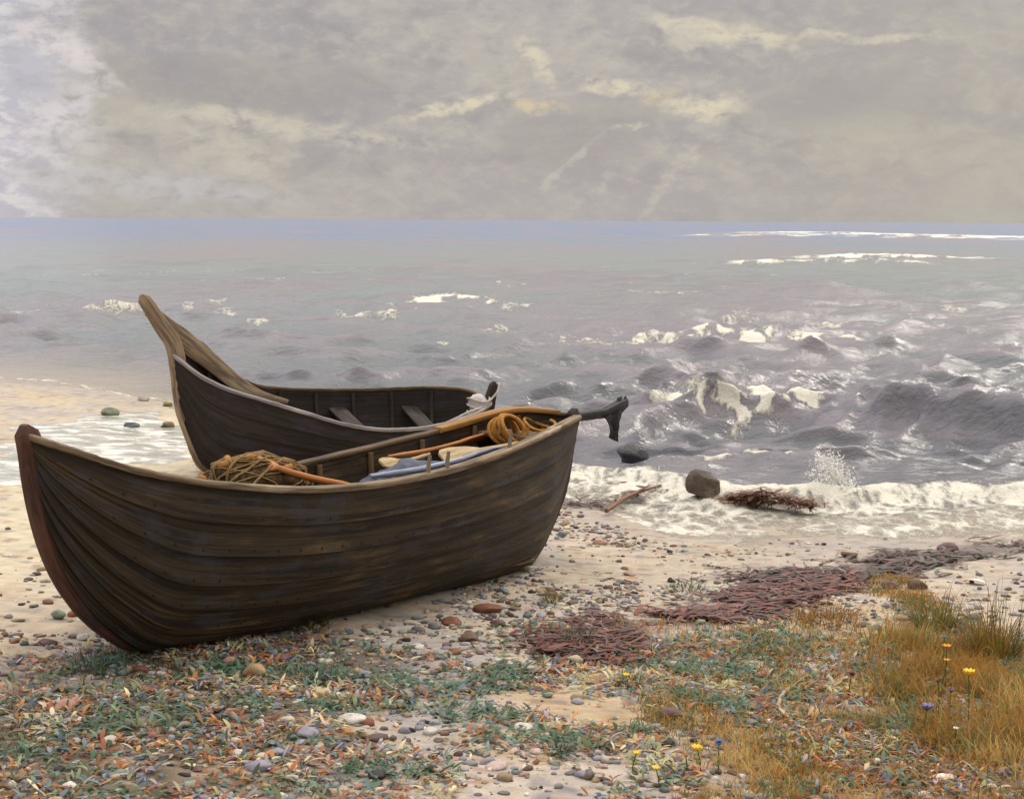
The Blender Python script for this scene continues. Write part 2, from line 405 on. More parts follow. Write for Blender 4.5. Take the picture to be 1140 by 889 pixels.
def build_beach():
    ys = np.concatenate([np.linspace(-30, 3, 30)[:-1], np.exp(np.linspace(math.log(3), math.log(60), 560))])
    nx = 640
    t = np.linspace(-1, 1, nx)
    Wd = np.maximum(7, 0.62 * np.abs(ys) + 3.5)
    X = Wd[:, None] * t[None, :]; Y = np.repeat(ys[:, None], nx, 1)
    Z = ground_z(X, Y)
    Z += 0.012 * (fbm(X * 9, Y * 9, 77, 3) - 0.5) * np.clip((shore_y(X) - Y) / 2, 0, 1)
    c, wet = ground_color(X, Y)
    m, nb, bs = material('beach sand')
    at = nb.n('ShaderNodeAttribute', attribute_name='Col').outputs['Color']; we = nb.n('ShaderNodeAttribute', attribute_name='wet').outputs['Fac']
    pos = nb.n('ShaderNodeNewGeometry').outputs['Position']
    g1 = nb.noise(pos, 55, 5, 0.7); g2 = nb.noise(pos, 240, 3, 0.7); g3 = nb.noise(nb.scale(pos, 12, 20, 12), 1.0, 5, 0.62)
    col = nb.mix(nb.m('MULTIPLY', nb.ss(g1, 0.5, 0.72), 0.5), at, nb.mix(0.45, at, (0.06, 0.045, 0.04)))
    col = nb.mix(nb.m('MULTIPLY', nb.ss(g2, 0.52, 0.7), 0.45), col, nb.mix(0.4, col, (0.62, 0.56, 0.5)))
    col = nb.mix(nb.m('MULTIPLY', nb.ss(g3, 0.5, 0.7), 0.3), col, nb.mix(0.4, col, (0.08, 0.065, 0.06)))
    nb.set(bs.inputs['Base Color'], col)
    nb.set(bs.inputs['Roughness'], nb.m('SUBTRACT', 0.92, nb.m('MULTIPLY', we, 0.5)))
    bs.inputs['Specular IOR Level'].default_value = 0.35
    bump(nb, bs, nb.m('ADD', nb.m('MULTIPLY', g3, 1.2), nb.m('ADD', g1, nb.m('MULTIPLY', g2, 0.4))), 0.7, 0.02)
    o = mk('beach', np.stack([X, Y, Z], -1), grid_faces(len(ys), nx), m, cols=c.reshape(-1, 3), vals={'wet': wet})
    tag(o, 'sandy shingle beach running down to the sea', 'beach', kind='structure')
build_beach()

# ------------------------------------------------------------------ sea
def build_sea():
    _k = FPX * HC; far = np.concatenate([_k / np.arange(_k / 11.0, 62, -0.85), _k / np.exp(np.linspace(math.log(62), math.log(_k / 30000), 330))]); nx = 800
    t = np.linspace(-1, 1, nx); t = 0.72 * t + 0.28 * t ** 3
    Wd = 0.62 * far + 4
    X = Wd[:, None] * t[None, :]; Y = np.repeat(far[:, None], nx, 1)
    X0 = X.copy(); Y0 = Y.copy()
    off = Y - shore_y(X)
    sp = np.where(Y < 82, Y * Y / _k, Y * 0.018)
    rng = np.random.default_rng(5)
    Z = np.zeros_like(X)
    shal = sstep(0.2, 9, off)
    grp = 0.55 + 0.9 * fbm(X * 0.16, Y * 0.10, 90, 3)
    dXw = np.zeros_like(X); dYw = np.zeros_like(X)
    for i in range(54):
        lam = 0.5 * (6.5 / 0.5) ** rng.random(); th = rng.normal(0, 0.6)
        k = 2 * math.pi / lam; kx, ky = k * math.sin(th), -k * math.cos(th)
        A = 0.0145 * lam ** 0.55 * (0.6 + rng.random())
        ph = kx * X + ky * Y + rng.random() * 6.283 + 2.2 * (vnoise(X * 0.4 / lam, Y * 0.4 / lam, 200 + i) - 0.5)
        fade = sstep(2.0, 4.5, lam / sp)
        a = A * fade * grp * (0.18 + 0.82 * shal)
        s_ = np.sin(ph); Z += a * np.cos(ph); dXw -= 0.75 * a * s_ * kx / k; dYw -= 0.75 * a * s_ * ky / k
    # short steep wavelets standing up out of the chop
    for fx, fy, am, n0, n1, sd_, lo in ((0.95, 3.0, 0.07, 8, 40, 600, .46), (0.62, 2.6, 0.09, 12, 80, 610, .46), (0.32, 1.5, 0.13, 34, 190, 620, .48)):
        wx = X + 0.8 / fx * (vnoise(X * fx * .4, Y * fy * .4, sd_ + 1) - .5) + 0.25 * Y * 0; wy = Y + 0.9 / fy * (vnoise(X * fx * .5, Y * fy * .5, sd_ + 2) - .5) + 0.22 * X
        h = sstep(lo, .92, vnoise(wx * fx, wy * fy, sd_)) * (0.25 + 1.0 * vnoise(X * fx * .25, Y * fy * .2, sd_ + 3)) * (0.55 + 0.75 * vnoise(X * fx * 3.3, Y * fy * 1.2, sd_ + 4)) * sstep(n0, n0 * 1.3, Y) * sstep(n1, n1 * .6, Y) * sstep(1.5, 5, off)
        Z += am * h; dYw -= 0.9 * am * h
    foam = np.zeros_like(X)  # white cover: foam, plus the painted sun glitter far out
    fn = fbm(X * 1.6, Y * 1.0, 300, 5); fn2 = fbm(X * 5, Y * 3.2, 310, 4)
    def S(pts): return [sea_pt(*p) for p in pts]
    fl = fbm(X / Y * 90, np.log(Y) * 70, 350, 5)
    def crest(pts, h, front, back, fo, fw, seed):
        nonlocal Z, foam
        P = S(pts); d, sv, par = dist_poly(X, Y, P)
        wob = (fbm(X * 0.8, Y * 0.5, seed, 3) - 0.5) * 1.1
        v = sv + wob
        near = sstep(0, 0.12, par) * sstep(1, 0.88, par)
        endw = (d - np.abs(sv)) < 1e-6
        e = np.where(v < 0, np.exp(-(v / front) ** 2), np.exp(-(v / back) ** 2)) * near * endw
        Z += h * e * (0.7 + 0.6 * fn)
        if fo > 0:
            f = np.where(v < 0, np.exp(-(v / fw[0]) ** 2), np.exp(-(v / fw[1]) ** 2)) * near * endw
            foam = np.maximum(foam, fo * f * (0.10 + 1.35 * sstep(0.36, 0.62, np.where(Y > 25, fl, 0.5 * (fn2 + fl)))))
    # the long dark swell and its breaking end
    crest([(560, 500), (640, 490), (740, 476), (830, 468), (920, 474), (1010, 482), (1150, 496), (1300, 500)], 0.32, 0.40, 1.2, 0, (0, 0), 1)
    crest([(745, 472), (800, 466), (850, 464), (905, 474)], 0.10, 0.5, 0.7, 1.5, (0.85, 0.7), 2)
    crest([(960, 478), (1060, 484), (1160, 496)], 0.27, 0.35, 1.0, 0, (0, 0), 3)
    crest([(660, 440), (800, 436), (980, 446), (1140, 450)], 0.09, 0.5, 1.6, 0, (0, 0), 4)
    crest([(590, 408), (760, 415), (900, 405), (1100, 412)], 0.08, 0.6, 2, 0, (0, 0), 5)
    crest([(750, 382), (790, 380), (860, 384)], 0.22, 0.8, 1.6, 1.3, (1.1, 0.9), 6)
    crest([(870, 384), (930, 380), (960, 382)], 0.2, 0.7, 1.6, 0.95, (0.7, 0.7), 7)
    crest([(455, 340), (495, 338), (540, 343)], 0.22, 1.0, 2, 1.1, (1.2, 1.0), 8)
    crest([(690, 352), (760, 356), (830, 350)], 0.2, 0.9, 2, 0.3, (0.5, 0.5), 9)
    crest([(610, 380), (660, 384)], 0.2, 0.8, 2, 0.7, (0.5, 0.5), 10)
    crest([(700, 522), (820, 518), (930, 524)], 0.10, 0.4, 0.9, 0.75, (0.35, 0.3), 11)
    crest([(868, 259), (930, 261), (1020, 264), (1125, 266), (1250, 268)], 0.5, 20, 30, 1.15, (22, 18), 12)  # sun glitter on the far sea, painted as a foam band
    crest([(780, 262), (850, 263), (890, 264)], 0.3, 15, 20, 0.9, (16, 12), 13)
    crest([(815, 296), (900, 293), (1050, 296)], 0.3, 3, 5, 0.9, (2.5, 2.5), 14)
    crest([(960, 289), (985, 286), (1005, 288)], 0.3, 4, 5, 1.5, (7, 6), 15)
    # shore break: lip, then foam washing up the sand
    lip = S([(620, 522), (690, 532), (760, 545), (830, 556), (900, 556), (990, 550), (1070, 552), (1140, 548), (1300, 546), (1600, 540)])
    d, sv, par = dist_poly(X, Y, lip); v = sv + 0.5 * (fn - 0.5)
    rise = sstep(0.0, 0.25, par)
    Z += (0.04 + 0.09 * rise) * np.where(v < 0, np.exp(-(v / 0.22) ** 2), np.exp(-(v / 0.7) ** 2)) * (0.6 + 0.8 * fn) * (off > -0.5)
    inside = sstep(0.35, -0.1, v) * (X > lip[0][0] - 0.3)
    lace = 0.62 + 1.1 * (fn2 - 0.5) + 0.7 * (fn - 0.5)
    wash = inside * sstep(-0.6, 0.0, off) * (0.68 + 0.34 * sstep(0.3, 1.6, off) + 0.35 * np.exp(-((off - 0.15) / 0.22) ** 2)) * (0.45 + 0.55 * lace * 1.25)
    foam = np.maximum(foam, wash)
    foam = np.maximum(foam, 1.1 * np.exp(-((v + 0.05) / 0.25) ** 2) * rise * (0.6 + 0.8 * fn2))
    # quiet lapping edge on the left shore
    edge = np.exp(-((off - 0.25 - 0.5 * (fn - 0.5)) / 0.16) ** 2) * (X < lip[0][0]) * (0.5 + 0.8 * fn2)
    foam = np.maximum(foam, 0.9 * edge)
    # scattered small whitecaps
    wc = sstep(0.70, 0.80, fbm(X0 * 0.55, Y0 * 0.30, 330, 4)) * sstep(8, 14, off) * sstep(140, 60, Y)
    foam = np.maximum(foam, 0.75 * wc * (0.4 + fn2))
    lump = np.clip(foam, 0, 1.2)
    Z += lump * 0.04 * (vnoise(X * 7, Y * 7, 340) * 0.7 + vnoise(X * 16, Y * 16, 341) * 0.5) * sstep(60, 20, Y)
    Zb = np.where(off < 0.6, np.maximum(Z, -0.02 + 0.006 * 0), Z)
    X = X + dXw; Y = Y + dYw
    shallow = sstep(2.2, 0.2, off)
    shallow = np.maximum(shallow, 0.8 * sstep(7, 0.3, off) * sstep(-4.5, -7, X0))
    m, nb, bs = material('sea water')
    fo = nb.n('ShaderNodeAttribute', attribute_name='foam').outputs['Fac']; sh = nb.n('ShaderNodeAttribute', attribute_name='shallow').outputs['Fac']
    pos = nb.n('ShaderNodeNewGeometry').outputs['Position']
    sep = nb.n('ShaderNodeSeparateXYZ', {0: pos})
    f1 = nb.noise(nb.scale(pos, 5, 3.2, 4), 1.0, 7, 0.68, 0.6); f2 = nb.noise(nb.scale(pos, 34, 24, 20), 1.0, 6, 0.7)
    fm = nb.m('ADD', fo, nb.m('MULTIPLY', nb.m('SUBTRACT', nb.m('ADD', nb.m('MULTIPLY', f1, 0.62), nb.m('MULTIPLY', f2, 0.38)), 0.5), 2.6))
    vo = nb.n('ShaderNodeTexVoronoi', {'Scale': 1.0}, feature='DISTANCE_TO_EDGE'); dv = nb.n('ShaderNodeTexNoise', {'Vector': nb.scale(pos, 3, 3, 3), 'Scale': 1.0, 'Detail': 3.0}).outputs['Color']
    va = nb.n('ShaderNodeVectorMath', operation='MULTIPLY_ADD'); nb.set(va.inputs[0], dv); va.inputs[1].default_value = (1.6, 1.6, 0); nb.set(va.inputs[2], nb.scale(pos, 5.5, 3.2, 0)); nb.set(vo.inputs['Vector'], va.outputs[0])
    fm = nb.m('ADD', fm, nb.m('MULTIPLY', nb.m('SUBTRACT', 0.16, vo.outputs['Distance']), 1.3))
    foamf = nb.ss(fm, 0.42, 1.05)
    patch = nb.noise(nb.scale(pos, 0.05, 0.018, 1), 1.0, 4, 0.6)
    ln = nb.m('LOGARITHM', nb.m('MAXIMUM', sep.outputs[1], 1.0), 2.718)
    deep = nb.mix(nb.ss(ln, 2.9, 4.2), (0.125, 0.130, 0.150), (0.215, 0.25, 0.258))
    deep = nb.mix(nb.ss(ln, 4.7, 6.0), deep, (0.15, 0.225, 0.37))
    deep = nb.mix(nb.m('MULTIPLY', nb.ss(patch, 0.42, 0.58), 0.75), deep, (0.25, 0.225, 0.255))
    body = nb.mix(nb.m('MULTIPLY', sh, 0.85), deep, lin(172, 160, 142))
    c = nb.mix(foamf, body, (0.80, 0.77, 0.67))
    nb.set(bs.inputs['Base Color'], c)
    nb.set(bs.inputs['Roughness'], nb.m('ADD', nb.m('ADD', 0.13, nb.m('MULTIPLY', nb.ss(ln, 3.5, 6.5), 0.20)), nb.m('MULTIPLY', foamf, 0.6)))
    bs.inputs['IOR'].default_value = 1.33
    r1 = nb.noise(nb.scale(pos, 3.2, 6.5, 3), 1.0, 5, 0.6, 0.4); r2 = nb.noise(nb.scale(pos, 0.5, 1.2, 1), 1.0, 6, 0.62, 0.3)
    h = nb.m('ADD', nb.m('ADD', nb.m('MULTIPLY', r1, 0.075), nb.m('MULTIPLY', r2, 0.12)), nb.m('MULTIPLY', nb.m('MULTIPLY', nb.m('ADD', f1, f2), foamf), 0.05))
    b = nb.n('ShaderNodeBump', {'Strength': 0.75, 'Distance': 1.0, 'Height': h}); nb.set(bs.inputs['Normal'], b.outputs[0])
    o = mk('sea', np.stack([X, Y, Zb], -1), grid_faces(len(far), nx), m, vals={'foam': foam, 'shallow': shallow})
    tag(o, 'grey choppy sea with breaking waves', 'sea', kind='structure')
build_sea()

# ------------------------------------------------------------------ boats
class Boat:
    def __init__(s, origin, ax):
        s.o = np.asarray(origin, float); s.a = np.array([ax[0], ax[1], 0.0]); s.n = np.array([ax[1], -ax[0], 0.0])   # n points towards the viewer
    def P(s, u, w, z):
        u = np.asarray(u, float)[..., None]; w = np.asarray(w, float)[..., None]; z = np.asarray(z, float)[..., None]
        return s.o + s.a * u + s.n * w + np.array([0, 0, 1.0]) * z
    def hit(s, px, py, w):
        """point where the sight line meets the upright plane w metres off the keel line"""
        d = ray(px, py); q0 = s.o + s.n * w
        t = ((q0 - EYE) @ s.n) / (d @ s.n); q = EYE + d * t
        return float((q - s.o) @ s.a), float(q[2] - s.o[2])
def sect(s, vee):
    """unit cross-section: s=0 keel, s=1 sheer -> (width, height)"""
    th = s * math.pi / 2
    fw = np.sin(th) ** 0.9; fh = (1 - np.cos(th)) ** 1.05
    return fw * (1 - vee) + s ** 1.15 * vee, fh * (1 - vee) + s * vee
def build_boat(bt, us, bn, bf, zk, zn, zf, root, mats, NS=7, thick=0.028, skip=()):
    nu = len(us); rows = []
    for j in range(NS):
        for q in np.linspace(0, 1, 5): rows.append((j, (j + q) / NS, q))
    s = np.array([r[1] for r in rows]); q = np.array([r[2] for r in rows]); jj = np.array([r[0] for r in rows])
    mb = MB()
    def side(sgn, b, zs, inner):
        vee = np.clip(1 - b / 0.42, 0, 1)[:, None]
        fw, fh = sect(s[None, :], vee)
        bb = b[:, None]; zz = zk[:, None] + (zs - zk)[:, None] * fh; ww = bb * fw
        dw = np.gradient(ww, axis=1); dz = np.gradient(zz, axis=1)
        # rows at laps repeat: use smooth derivative from neighbours
        nw, nz = dz, -dw; l = np.hypot(nw, nz) + 1e-6; nw /= l; nz /= l
        if inner:
            th = np.minimum(thick, bb * 0.8); ww = np.maximum(ww - nw * th, 0.0); zz = zz - nz * th * np.clip(bb / 0.15, 0, 1)
            zz = np.minimum(zz, zs[:, None])
        else:
            off = (0.027 * (1 - q) + 0.001)[None, :] * np.clip(bb / 0.12, 0.1, 1) * np.where(jj == 0, 0.4, 1.0)[None, :]
            wav = 0.006 * (vnoise(us[:, None] * 2.3 + jj * 7.7, jj[None, :] * 3.3 + 0 * us[:, None], 5) - 0.5)
            ww = np.maximum(ww + nw * off + wav * np.clip(bb / 0.2, 0, 1), 0); zz = zz + nz * off
        P = bt.P(np.repeat(us[:, None], len(s), 1), sgn * ww, zz)
        uv = np.stack([np.repeat(us[:, None], len(s), 1) + jj[None, :] * 3.7, (s * 1.1)[None, :] + 0 * us[:, None]], -1)
        F = grid_faces(nu, len(s)); lapc = np.tile(np.append(jj[1:] != jj[:-1], False)[:len(s) - 1], nu - 1)
        flip = (sgn > 0) != inner
        if flip: F = F[:, ::-1]
        return P.reshape(-1, 3), F, uv.reshape(-1, 2), lapc
    for sgn, b, zs in ((1, bn, zn), (-1, bf, zf)):
        for inner in (False, True):
            P_, F_, uv_, lp = side(sgn, b, zs, inner)
            mb.add(P_, F_[~lp], uv_); mb.add(P_, F_[lp], uv_)
    hull = under(mb.build('hull', mats['hull'], None, smooth=False), root)
    # smooth within a plank, crisp at the laps
    me = hull.data; me.polygons.foreach_set('use_smooth', np.ones(len(me.polygons), bool))
    parts = {'hull': hull}
    for sgn, b, zs, key in ((1, bn, zn, 'near'), (-1, bf, zf, 'far')):
        g = MB(); m_ = b > 0.012
        C = bt.P(us[m_], sgn * (b[m_] + 0.002), zs[m_] + 0.016)
        T = np.gradient(C, axis=0); T /= np.linalg.norm(T, axis=1)[:, None]
        A = np.cross(T, [0, 0, 1.0]); A /= np.linalg.norm(A, axis=1)[:, None]
        wid = np.clip(b[m_] * 0.5, 0.012, mats.get('rail', 0.042))
        sweep_rect(g, C, A, np.array([0, 0, 1.0]), wid, 0.020, 0.007, 0.0025)
        parts[key] = under(g.build('gunwale', mats['rail_' + key], None), root)
    return parts
def post(bt, root, name, prof, out, inn, wid, mat, width_top=None):
    """stem or stern post: a timber swept down the profile (u,z)"""
    pr = np.asarray(prof, float); L = np.concatenate([[0], np.cumsum(np.hypot(*np.diff(pr, axis=0).T))])
    tt = np.linspace(0, L[-1], 44); u = pchip(L, pr[:, 0], tt); z = pchip(L, pr[:, 1], tt)
    T = np.stack([np.gradient(u), np.gradient(z)], -1); T /= np.linalg.norm(T, axis=1)[:, None]
    N = np.stack([-T[:, 1], T[:, 0]], -1)            # in-plane normal
    cu = 0.5 * (u[0] + u[-1]) + (0.4 if u[0] < 1 else -0.4)
    sg = np.sign((u - cu) * N[:, 0]); sg = np.where(sg == 0, 1, sg); N = N * sg[:, None]
    w = np.interp(tt, [0, L[-1]], [width_top or wid, wid]); io = np.broadcast_to(inn, (2,)); iv = np.interp(tt, [0, 0.25 * L[-1], L[-1]], [io[0], io[1], io[1]])
    oo = np.full(len(tt), out) 
    tp = np.clip(tt / 0.07, 0, 1); rnd = np.sqrt(1 - (1 - tp) ** 2) * 0.75 + 0.25
    c = (oo - iv) / 2; hh = (oo + iv) / 2 * rnd
    C = bt.P(u + N[:, 0] * c, 0 * u, z + N[:, 1] * c)
    A = bt.n[None, :] + 0 * C; B = bt.a[None, :] * N[:, :1] + np.array([0, 0, 1.0]) * N[:, 1:]
    mb = MB(); sweep_rect(mb, C, A, B, w / 2 * (0.55 + 0.45 * rnd), hh, 0.012, 0.002)
    return under(mb.build(name, mat, None), root)
def inner_half(b, zk, zs, z, thick=0.03):
    """half-width inside the hull at height z for one station"""
    ss = np.linspace(0, 1, 80); vee = max(0, min(1, 1 - b / 0.42)); fw, fh = sect(ss, vee)
    return float(np.interp(z, zk + (zs - zk) * fh, b * fw)) - thick

def nails(m, NS):
    nb = NB(m.node_tree); bs = m.node_tree.nodes['Principled BSDF']; uv = nb.n('ShaderNodeSeparateXYZ', {0: nb.n('ShaderNodeTexCoord').outputs['UV']}).outputs
    du = nb.m('MULTIPLY', nb.m('SUBTRACT', nb.m('FRACT', nb.m('DIVIDE', uv[0], 0.17)), 0.5), 0.17); dv = nb.m('MULTIPLY', nb.m('SUBTRACT', nb.m('FRACT', nb.m('MULTIPLY', uv[1], NS / 1.1)), 0.16), 1.1 / NS)
    r = nb.m('SQRT', nb.m('ADD', nb.m('MULTIPLY', du, du), nb.m('MULTIPLY', dv, dv)))
    st = nb.m('MULTIPLY', nb.ss(nb.m('ABSOLUTE', du), 0.012, 0.0), nb.m('MULTIPLY', nb.ss(dv, -0.05, 0.0), nb.ss(dv, 0.012, 0.004)))
    old = bs.inputs['Base Color'].links[0].from_socket
    c = nb.mix(nb.m('MULTIPLY', st, 0.35), old, lin(70, 44, 30)); c = nb.mix(nb.ss(r, 0.011, 0.006), c, lin(30, 24, 22)); nb.set(bs.inputs['Base Color'], c)
M_hull1 = wood('tarred planks', lin(33, 27, 22), lin(62, 51, 38), lin(126, 104, 68), 1.2, 30, 0.62, 0.7, 0.30, lin(66, 68, 80), 0.45)
M_hull2 = wood('dark wet planks', lin(28, 23, 20), lin(46, 37, 32), lin(72, 60, 58), 1.2, 30, 0.6, 0.35, 0.30, lin(60, 54, 74), 0.4)
nails(M_hull1, 8); nails(M_hull2, 7)
M_rail = wood('worn gunwale timber', lin(84, 70, 56), lin(136, 118, 96), lin(196, 180, 156), 2.2, 40, 0.7, 0.7, 0.3)
M_raild = wood('dark gunwale timber', lin(62, 50, 38), lin(98, 80, 60), lin(136, 116, 90), 2.2, 40, 0.7, 0.6, 0.3)
M_railo = wood('sunlit ochre gunwale', lin(128, 92, 48), lin(172, 128, 70), lin(206, 166, 100), 2.2, 40, 0.7, 0.6, 0.3)  # ochre carries the sunlight painted on the inner gunwale
M_railg = wood('grey gunwale timber', lin(104, 98, 98), lin(146, 140, 140), lin(198, 194, 196), 2.2, 40, 0.65, 0.7, 0.3)
M_stem1 = wood('reddish stem timber', lin(58, 38, 32), lin(92, 62, 52), lin(120, 92, 80), 2.0, 24, 0.68, 0.6, 0.25, lin(60, 58, 62), 0.4)
M_stem2 = wood('pale weathered stem timber', lin(104, 88, 74), lin(154, 134, 112), lin(208, 192, 162), 2.0, 24, 0.72, 0.7, 0.25)
M_in = wood('inside timber', lin(70, 56, 42), lin(112, 90, 66), lin(160, 136, 102), 2.4, 36, 0.72, 0.6, 0.25)
M_thw = wood('thwart timber', lin(110, 96, 82), lin(152, 136, 118), lin(196, 186, 176), 2.4, 36, 0.7, 0.6, 0.25)
M_black = plain('black tarred iron and rope', lin(30, 28, 34), 0.4, 0.65, 12, lin(58, 56, 68), 0.4, 0.6)
M_darkw = wood('dark post timber', lin(40, 34, 32), lin(62, 52, 48), lin(92, 82, 76), 2.0, 24, 0.7, 0.5, 0.25)

# ---- front boat
F1 = gpt(150, 727); G1 = gpt(598, 620); ax1 = (G1 - F1)[:2]; ax1 /= np.linalg.norm(ax1)
B1 = Boat(F1, ax1)
u0, u1 = -0.776, 5.12
dzg = G1[2] - F1[2]
us1 = u0 + (u1 - u0) * (0.5 - 0.5 * np.cos(np.linspace(0, math.pi, 120)))
us1 = np.unique(np.concatenate([us1, np.linspace(u0, u0 + 0.12, 6)]))
prof = [(-.776, 1.30), (-.746, 1.132), (-.683, .853), (-.592, .62), (-.41, .347), (-.23, .174), (0, .03), (.4, -.03), (2.5, dzg * 0.5 - 0.03), (4.1, dzg - .03), (4.40, dzg + .03), (4.578, -.10),
        (4.815, .129), (4.97, .40), (5.05, .70), (5.12, .885)]
zk1 = pchip([p[0] for p in prof], [p[1] for p in prof], us1)
zn1 = pchip([-.776, -.63, -.25, .13, .51, .89, 1.27, 1.65, 2.03, 2.41, 2.79, 3.17, 3.55, 3.93, 4.31, 4.69, 5.07, 5.12],
            [1.40, 1.33, 1.165, 1.055, .975, .917, .885, .870, .866, .872, .885, .898, .913, .925, .930, .923, .892, .888], us1)
sN = np.clip((us1 - u0) / (u1 - u0), 0, 1)
b1 = 0.72 * np.sin(math.pi * sN ** 0.95) ** 0.75
zf1 = zn1 - 0.10 * np.sin(math.pi * sN) ** 1.5 + 0.06 * np.exp(-((us1 - 4.5) / 0.45) ** 2)
zf1 = np.maximum(zf1, zk1 + 0.002); zn1 = np.maximum(zn1, zk1 + 0.002)
boat1 = empty('wooden_boat', F1)
tag(boat1, 'large dark tarred wooden boat in front, hauled up on the sand and shingle', 'boat', 'boats drawn up on the beach')
p1 = build_boat(B1, us1, b1, b1 * 0.96, zk1, zn1, zf1, boat1, dict(hull=M_hull1, rail_near=M_rail, rail_far=M_raild, rail=0.04), 8)
_u = np.linspace(3.75, 4.98, 26); _b = np.interp(_u, us1, b1 * 0.96) - 0.01; _z = np.interp(_u, us1, zf1) + 0.03
_C = B1.P(_u, -_b, _z); _T = np.gradient(_C, axis=0); _T /= np.linalg.norm(_T, axis=1)[:, None]; _A = np.cross(_T, [0, 0, 1.0])
_m = MB(); sweep_rect(_m, _C, _A, np.array([0, 0, 1.0]), 0.055 * np.clip(_b / 0.15, 0.3, 1), 0.022); under(_m.build('sunlit_gunwale_edge', M_railo), boat1)  # sunlit end of the far inner gunwale, its light put into the colour
post(B1, boat1, 'stem_post', [(-.80, 1.46), (-.776, 1.36), (-.746, 1.132), (-.683, .853), (-.592, .62), (-.41, .347), (-.23, .174), (0, .03), (.3, -.03)], 0.02, (0.10, 0.17), 0.085, M_stem1)
post(B1, boat1, 'stern_post', [(5.14, .97), (5.12, .885), (5.05, .70), (4.97, .40), (4.815, .129), (4.578, -.10), (4.40, dzg + .03), (4.2, dzg)], 0.025, (0.09, 0.14), 0.08, M_darkw)
kb = MB(); ku = np.linspace(0.2, 4.3, 30)
sweep_rect(kb, B1.P(ku, 0 * ku, pchip([p[0] for p in prof], [p[1] for p in prof], ku) - 0.03), B1.n, np.array([0, 0, 1.0]), 0.035, 0.04); under(kb.build('keel', M_darkw), boat1)
def at(us, arr, u): return float(np.interp(u, us, arr))
def ribs(bt, root, us, bn, bf, zk, zn, zf, spots, mat):
    for u in spots:
        pts = []; ns = []
        for sgn, b, zs in ((1, bn, zn), (-1, bf, zf)):
            bb, k0, z1 = at(us, b, u), at(us, zk, u), at(us, zs, u)
            ss = np.linspace(1, 0.06, 14); fw, fh = sect(ss, max(0, min(1, 1 - bb / 0.42)))
            w = np.maximum(bb * fw - 0.045, 0.0) * sgn; z = k0 + (z1 - 0.01 - k0) * fh + 0.045 * (1 - ss)
            pp = list(zip(w, z)); pts += pp if sgn > 0 else pp[::-1]
        w = np.array([p[0] for p in pts]); z = np.array([p[1] for p in pts])
        C = bt.P(np.full(len(w), u), w, z); T = np.gradient(C, axis=0); T /= np.linalg.norm(T, axis=1)[:, None] + 1e-9
        mb = MB(); sweep_rect(mb, C, bt.a, np.cross(T, bt.a), 0.022, 0.017, 0.005); under(mb.build('rib', mat), root)
def thwart(bt, root, us, bn, bf, zk, zn, zf, u, drop, mat, w=0.2, name='thwart'):
    k0 = at(us, zk, u); zz = 0.5 * (at(us, zn, u) + at(us, zf, u)) - drop; tilt = at(us, zn, u) - at(us, zf, u)
    wn = inner_half(at(us, bn, u), k0, at(us, zn, u), zz + tilt * 0.3); wf = inner_half(at(us, bf, u), k0, at(us, zf, u), zz - tilt * 0.3)
    sl = tilt / max(wn + wf, 0.2) * 0.8
    a = bt.P(u, wn, zz + sl * wn); b = bt.P(u, -wf, zz - sl * wf); d = (b - a) / np.linalg.norm(b - a)
    mb = MB(); box_plank(mb, a, b, bt.a, np.cross(bt.a, d), w, 0.035, 8, 0.001)
    return under(mb.build(name, mat), root)
A1 = (us1, b1, b1 * 0.96, zk1, zn1, zf1)
ribs(B1, boat1, *A1, [0.25, 0.8, 1.35, 1.9, 2.45, 3.0, 3.55, 4.1, 4.55], M_in)
for u in (0.95, 2.15, 3.25): thwart(B1, boat1, *A1, u, 0.17, M_thw, 0.22)
thwart(B1, boat1, *A1, 4.25, 0.10, M_in, 0.30, 'stern_seat')
fb = MB()
for w in (-0.24, -0.08, 0.08, 0.24):
    uu = np.linspace(0.5, 4.0, 20); zz = pchip([p[0] for p in prof], [p[1] for p in prof], uu) + 0.14
    sweep_rect(fb, B1.P(uu, 0 * uu + w, zz), B1.n, np.array([0, 0, 1.0]), 0.07, 0.012)
under(fb.build('floorboards', M_in), boat1)
for px, u in ((0, 2.0), (0, 2.22), (0, 3.12)):
    mb = MB(); z0 = at(us1, zn1, u); b_ = at(us1, b1, u)
    tube(mb, [B1.P(u, b_ - 0.005, z0 + 0.0), B1.P(u, b_ + 0.0, z0 + 0.08), B1.P(u + 0.01, b_ + 0.004, z0 + 0.15)], [0.016, 0.015, 0.012], 8); under(mb.build('thole_pin', M_thw), boat1)
# black forked timber at the stern-post head with a rag hanging from it
mb = MB()
e0 = B1.P(5.02, 0, .90); q = B1.hit(672, 460, 0); q2 = B1.hit(690, 452, 0); q3 = B1.hit(697, 449, 0)
sweep_rect(mb, np.array([e0, B1.P(q[0], 0, q[1]), B1.P(q2[0], 0, q2[1]), B1.P(q3[0] + .01, 0, q3[1] + 0.005)]), B1.n, np.array([0, 0, 1.0]), [0.035, 0.035, 0.04, 0.02], [0.035, 0.04, 0.055, 0.04], 0.01)
h1 = B1.hit(689, 450, 0); h2 = B1.hit(692, 443, 0)
tube(mb, [B1.P(h1[0], 0, h1[1]), B1.P(h1[0] + .01, 0, h1[1] + .05), B1.P(h2[0], 0, h2[1] + 0.01)], [0.03, 0.022, 0.010], 8, True, 0.2)
h1 = B1.hit(695, 450, 0)
tube(mb, [B1.P(h1[0], 0, h1[1]), B1.P(h1[0] + .015, 0.0, h1[1] + .05), B1.P(h1[0] + .02, 0, h1[1] + 0.075)], [0.03, 0.018, 0.006], 8, True, 0.2)
spar = under(mb.build('forked_spar', M_black), boat1)
spar['label'] = 'black forked timber jutting from the stern post'
